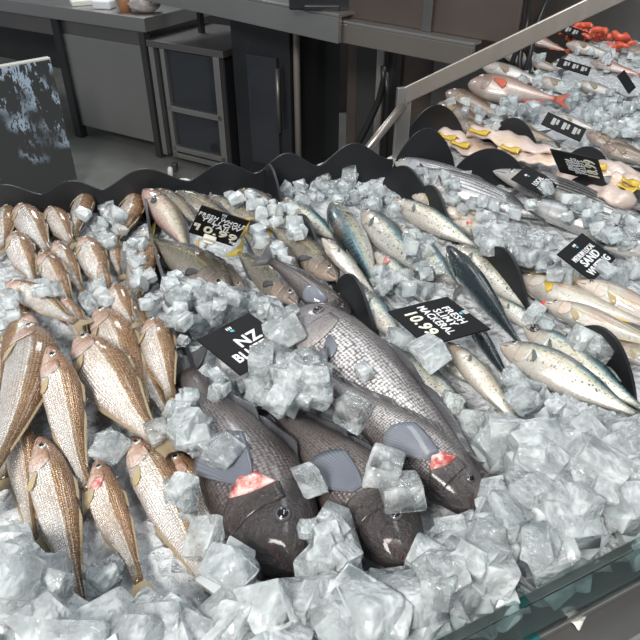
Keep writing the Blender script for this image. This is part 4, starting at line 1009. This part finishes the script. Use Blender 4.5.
tube('wheel', [(-.012, 0, .03), (.012, 0, .03)], .03, M['clip'], c_, 18); box_obj('bracket', (.02, .02, .05), (.03, .05, .045), M['darkgrey'], c_, None, .004)
# dark upright units
r = thing('dark_fridge', 'tall black unit with a faint grey door between cabinet and pole', 'fridge', S_(.8))
slab(S_(.56, .05), S_(.91, .05), .5, .0, 1.0, M['dark'], 'body', r); slab(S_(.66, .035), S_(.84, .035), .03, .1, .66, M['pane'], 'door', r); tube('handle', [S_(.855, .02) + np.array([0, 0, .3]) - np.array(r.location), S_(.855, .02) + np.array([0, 0, .62]) - np.array(r.location)], .012, M['steel_dark'], r)
pp = P(299, 186, 0); o = tube('steel_pole', [pp, pp + np.array([0, 0, 1.4])], .017, M['pale_post']); tag(o, 'thin steel pole standing from floor to apron beside the black unit', 'pole')
r = thing('steel_cupboard', 'brownish steel cupboard under the counter apron, right of the pole', 'cupboard', S_(1.6)); r['label'] = 'brownish steel cupboard under the warm apron, past the thin pole'
slab(S_(1.12, .25), S_(1.95, .25), .5, .0, 1.3, M['brown'], 'body', r)
for a, b in ((1.18, 1.42), (1.58, 1.90)): slab(S_(a, .235), S_(b, .235), .015, .1, .75, M['darkgrey'] if a < 1.3 else M['steel_dark'], 'door', r)
# service shelf aprons
def apron(pa, pb, z0, z1, mat, name, lab, cat, lip=True, depth=.45, ext=.0):
    a, b = P(*pa, z0), P(*pb, z0); d = (b - a) / np.linalg.norm(b - a); a = a - d * ext
    r = thing(name, lab, cat, (a + b) / 2); slab(a, b, .02, z0, z1, mat, 'apron', r); slab(a, b, depth, z1, z1 + .012, M['steel'], 'worktop', r)
    for q in (a + d * .03, b - d * .05): slab(q + np.array([-d[1], d[0], 0]) * .3 * (1 if -d[1] * a[0] + d[0] * a[1] > 0 else -1), q + d * .03 + np.array([-d[1], d[0], 0]) * .3 * (1 if -d[1] * a[0] + d[0] * a[1] > 0 else -1), .03, .0, z0, M['darkgrey'], 'leg', r)
    return r
apron((165, 5), (338, 44), .86, .955, M['steel'], 'service_bench', 'grey steel serving bench with a bright top edge at the top', 'bench', ext=.2)['label'] = 'grey steel serving bench with a bright edge above the black unit'
apron((338, 42), (470, 68), .86, .93, M['steel_warm'], 'service_bench', 'brownish steel serving bench joining the slanted rail', 'bench', depth=.06)
k_ = (P(338, 42, .86), P(470, 68, .86)); kd = (k_[1] - k_[0]) / np.linalg.norm(k_[1] - k_[0]); kn = np.array([-kd[1], kd[0], 0]); kn = kn if kn @ k_[0] > 0 else -kn
r = thing('splashback', 'dark brown shiny splashback panel above the brownish serving bench', 'panel', k_[0])
slab(k_[0] + kn * .06, k_[1] + kn * .06 + kd * .12, .02, .942, 1.9, M['brown'], 'panel_face', r); slab(k_[0] + kn * .04 + kd * .36, k_[0] + kn * .04 + kd * .40, .02, .942, 1.9, M['steel_dark'], 'trim_strip', r)
pq = P(372, 160, .3); o = slab(pq, pq + np.array([.03, -.01, 0]), .03, .0, .86, M['steel'], 'steel_post'); tag(o, 'pale steel post holding up the brownish serving bench by the counter corner', 'post')
sc_ = P(322, -14, 1.05); r = thing('scale_display', 'small black scale display with an orange and white screen on the steel bench', 'scale', (sc_[0], sc_[1], .967))
box_obj('housing', (0, 0, .10), (.26, .05, .2), M['dark'], r, None, .008); box_obj('foot', (0, .02, .01), (.14, .12, .02), M['dark'], r, None, .004)
t = NT('screen'); ob = t.coords(); t.set(Base_Color=(.3, .2, .15), Roughness=.3); t.set(Emission_Color=t.mix(t.step(t.noise(ob, 14, 2), .45, .55), (.8, .75, .7), (.85, .35, .15)), Emission_Strength=.5); M['screen'] = t.m
box_obj('screen', (-.02, -.027, .11), (.16, .004, .14), M['screen'], r)
# back wall of the far bay
bA, bB = np.array([.1, 4.6, 0]), np.array([2.6, 5.6, 0])
o = slab(bA, bB, .05, .0, 2.2, M['brown'], 'brown_screen', None); tag(o, 'tall brown reflective screen behind the slanted rail', 'screen')
fb = far_back; fn = np.array([d2[1], -d2[0], 0])
ea, eb = P(530, 17, BED), P(700, 62, BED); ed = (eb - ea) / np.linalg.norm(eb - ea); en = np.array([-ed[1], ed[0], 0]); en = en if en @ ea > 0 else -en
r = thing('end_panel', 'sloping grey steel panel closing the far end above the red prawns', 'panel', ea)
V = [ea, eb, eb + en * .35 + np.array([0, 0, .75]), ea + en * .35 + np.array([0, 0, .75])]
bm = bmesh.new(); vs = [bm.verts.new(Vector(map(float, v)) - r.location) for v in V]; f = bm.faces.new(vs); bmesh.ops.solidify(bm, geom=[f], thickness=.01); bm_obj('plate', bm, M['steel'], r)
tube('folded_edge', [Vector((0, 0, .004)), Vector(map(float, eb - ea)) + Vector((0, 0, .004))], .012, M['steel'], r)
# slanted rail on its corner post
pa = P(404, 96, BED + .16); pb = P(650, -22, 1.27)
rl = thing('glass_rail', 'flat steel rail slanting up from the counter corner above the far bay', 'rail', (pa[0], pa[1], BED))
dv = (pb - pa); L = np.linalg.norm(dv); dv /= L; sd = np.cross(dv, [0, 0, 1]); sd /= np.linalg.norm(sd); up_ = np.cross(sd, dv)
bm = bmesh.new(); add_box(bm, (L / 2, 0, 0), (L, .012, .034), basis(dv, sd, up_, pa - np.array(rl.location)), .002); bm_obj('bar', bm, M['steel_warm'], rl)
bm = bmesh.new(); add_box(bm, (0, 0, .05), (.035, .012, .26), basis(d1, [-d1[1], d1[0], 0], [0, 0, 1], (0, 0, 0)), .002); bm_obj('post', bm, M['steel'], rl)
ps = P(374, 158, BED); bq = Vector(map(float, (P(352, 168, BED + .02)))) - rl.location
tube('brace', [bq, Vector((0, 0, .14))], .010, M['steel_warm'], rl, 8)
def ray(px, py, y):
    d = FW * F + np.array([1.0, 0, 0]) * (px - 320) + UPV * (320 - py); return EYE + d * (y / d[1])
for hp, lab in (([(384, 66), (384, 80), (379, 100), (368, 125), (356, 148), (350, 170)], 'dark hose curving down from the tap behind the counter corner'), ([(386, 72), (388, 95), (386, 130), (384, 170)], 'straight dark pipe hanging beside the curved hose')):
    o = tube('water_hose', [ray(a, b_, 2.75) for a, b_ in hp], .014, M['rubber']); tag(o, lab, 'hose')
cbl = [(556, -20), (545, 5), (534, 30), (530, 60), (520, 84), (510, 76), (514, 52), (524, 44), (532, 62), (526, 82), (518, 70), (522, 40), (530, 20), (528, 0), (534, -20)]
q0 = P(528, 30, 1.0); dd = np.linalg.norm(q0 - EYE)
cb = []
for k, (x, y) in enumerate(cbl):
    d = FW * F + np.array([1.0, 0, 0]) * (x - 320) + UPV * (320 - y); cb.append(EYE + d / np.linalg.norm(d) * (dd + .02 * math.sin(k * 1.7)))
cu = bpy.data.curves.new('c', 'CURVE'); cu.dimensions = '3D'; sp_ = cu.splines.new('NURBS'); sp_.points.add(len(cb) - 1)
for p_, v in zip(sp_.points, cb): p_.co = (*v, 1)
sp_.use_endpoint_u = True; sp_.order_u = 4; cu.bevel_depth = .0085; cu.bevel_resolution = 3
o = bpy.data.objects.new('t', cu); COL.objects.link(o); me = bpy.data.meshes.new_from_object(o.evaluated_get(bpy.context.evaluated_depsgraph_get())); bpy.data.objects.remove(o)
me.materials.clear(); me.materials.append(M['rubber']); o = link(bpy.data.objects.new('cable', me)); tag(o, 'looped black cable hanging beside the slanted steel rail', 'cable')

# ------------------------------------------------------------- light, camera
def area(name, loc, tgt, size, power, color, sy=None):
    l = bpy.data.lights.new(name, 'AREA'); l.energy = power; l.color = color; l.shape = 'RECTANGLE'; l.size = size; l.size_y = sy or size
    o = bpy.data.objects.new(name, l); COL.objects.link(o); o.location = loc
    o.rotation_euler = (Vector(tgt) - Vector(loc)).to_track_quat('-Z', 'Y').to_euler(); return o
area('shop_window_light', (-.9, -1.2, 2.9), (-.1, .6, .85), .75, 115, (1, .965, .91), .75)
area('ceiling_strip_light', (.2, 1.3, 2.9), (.2, 1.0, .85), .25, 20, (.95, .98, 1), 2.2)
area('far_bay_light', (1.3, 2.2, 2.6), (.9, 2.2, .85), .6, 11, (1, .97, .93), .6)
area('floor_light', (-1.4, 4.6, 3.0), (-1.2, 3.3, 0), .8, 45, (.95, .97, 1))
wd = bpy.data.worlds.new('world'); SC.world = wd; wd.use_nodes = True
bg = wd.node_tree.nodes['Background']; bg.inputs[0].default_value = (.55, .62, .68, 1); bg.inputs[1].default_value = .5
cam = bpy.data.cameras.new('camera'); cam.sensor_width = 36; cam.lens = 36 * F / 640; cam.clip_start = .01
co = bpy.data.objects.new('camera', cam); COL.objects.link(co); co.location = EYE; co.rotation_euler = (math.radians(55), 0, 0); SC.camera = co
SC.view_settings.view_transform = 'Standard'; SC.view_settings.look = 'None'; SC.view_settings.exposure = 0; SC.view_settings.gamma = 1; SC.view_settings.use_curve_mapping = False
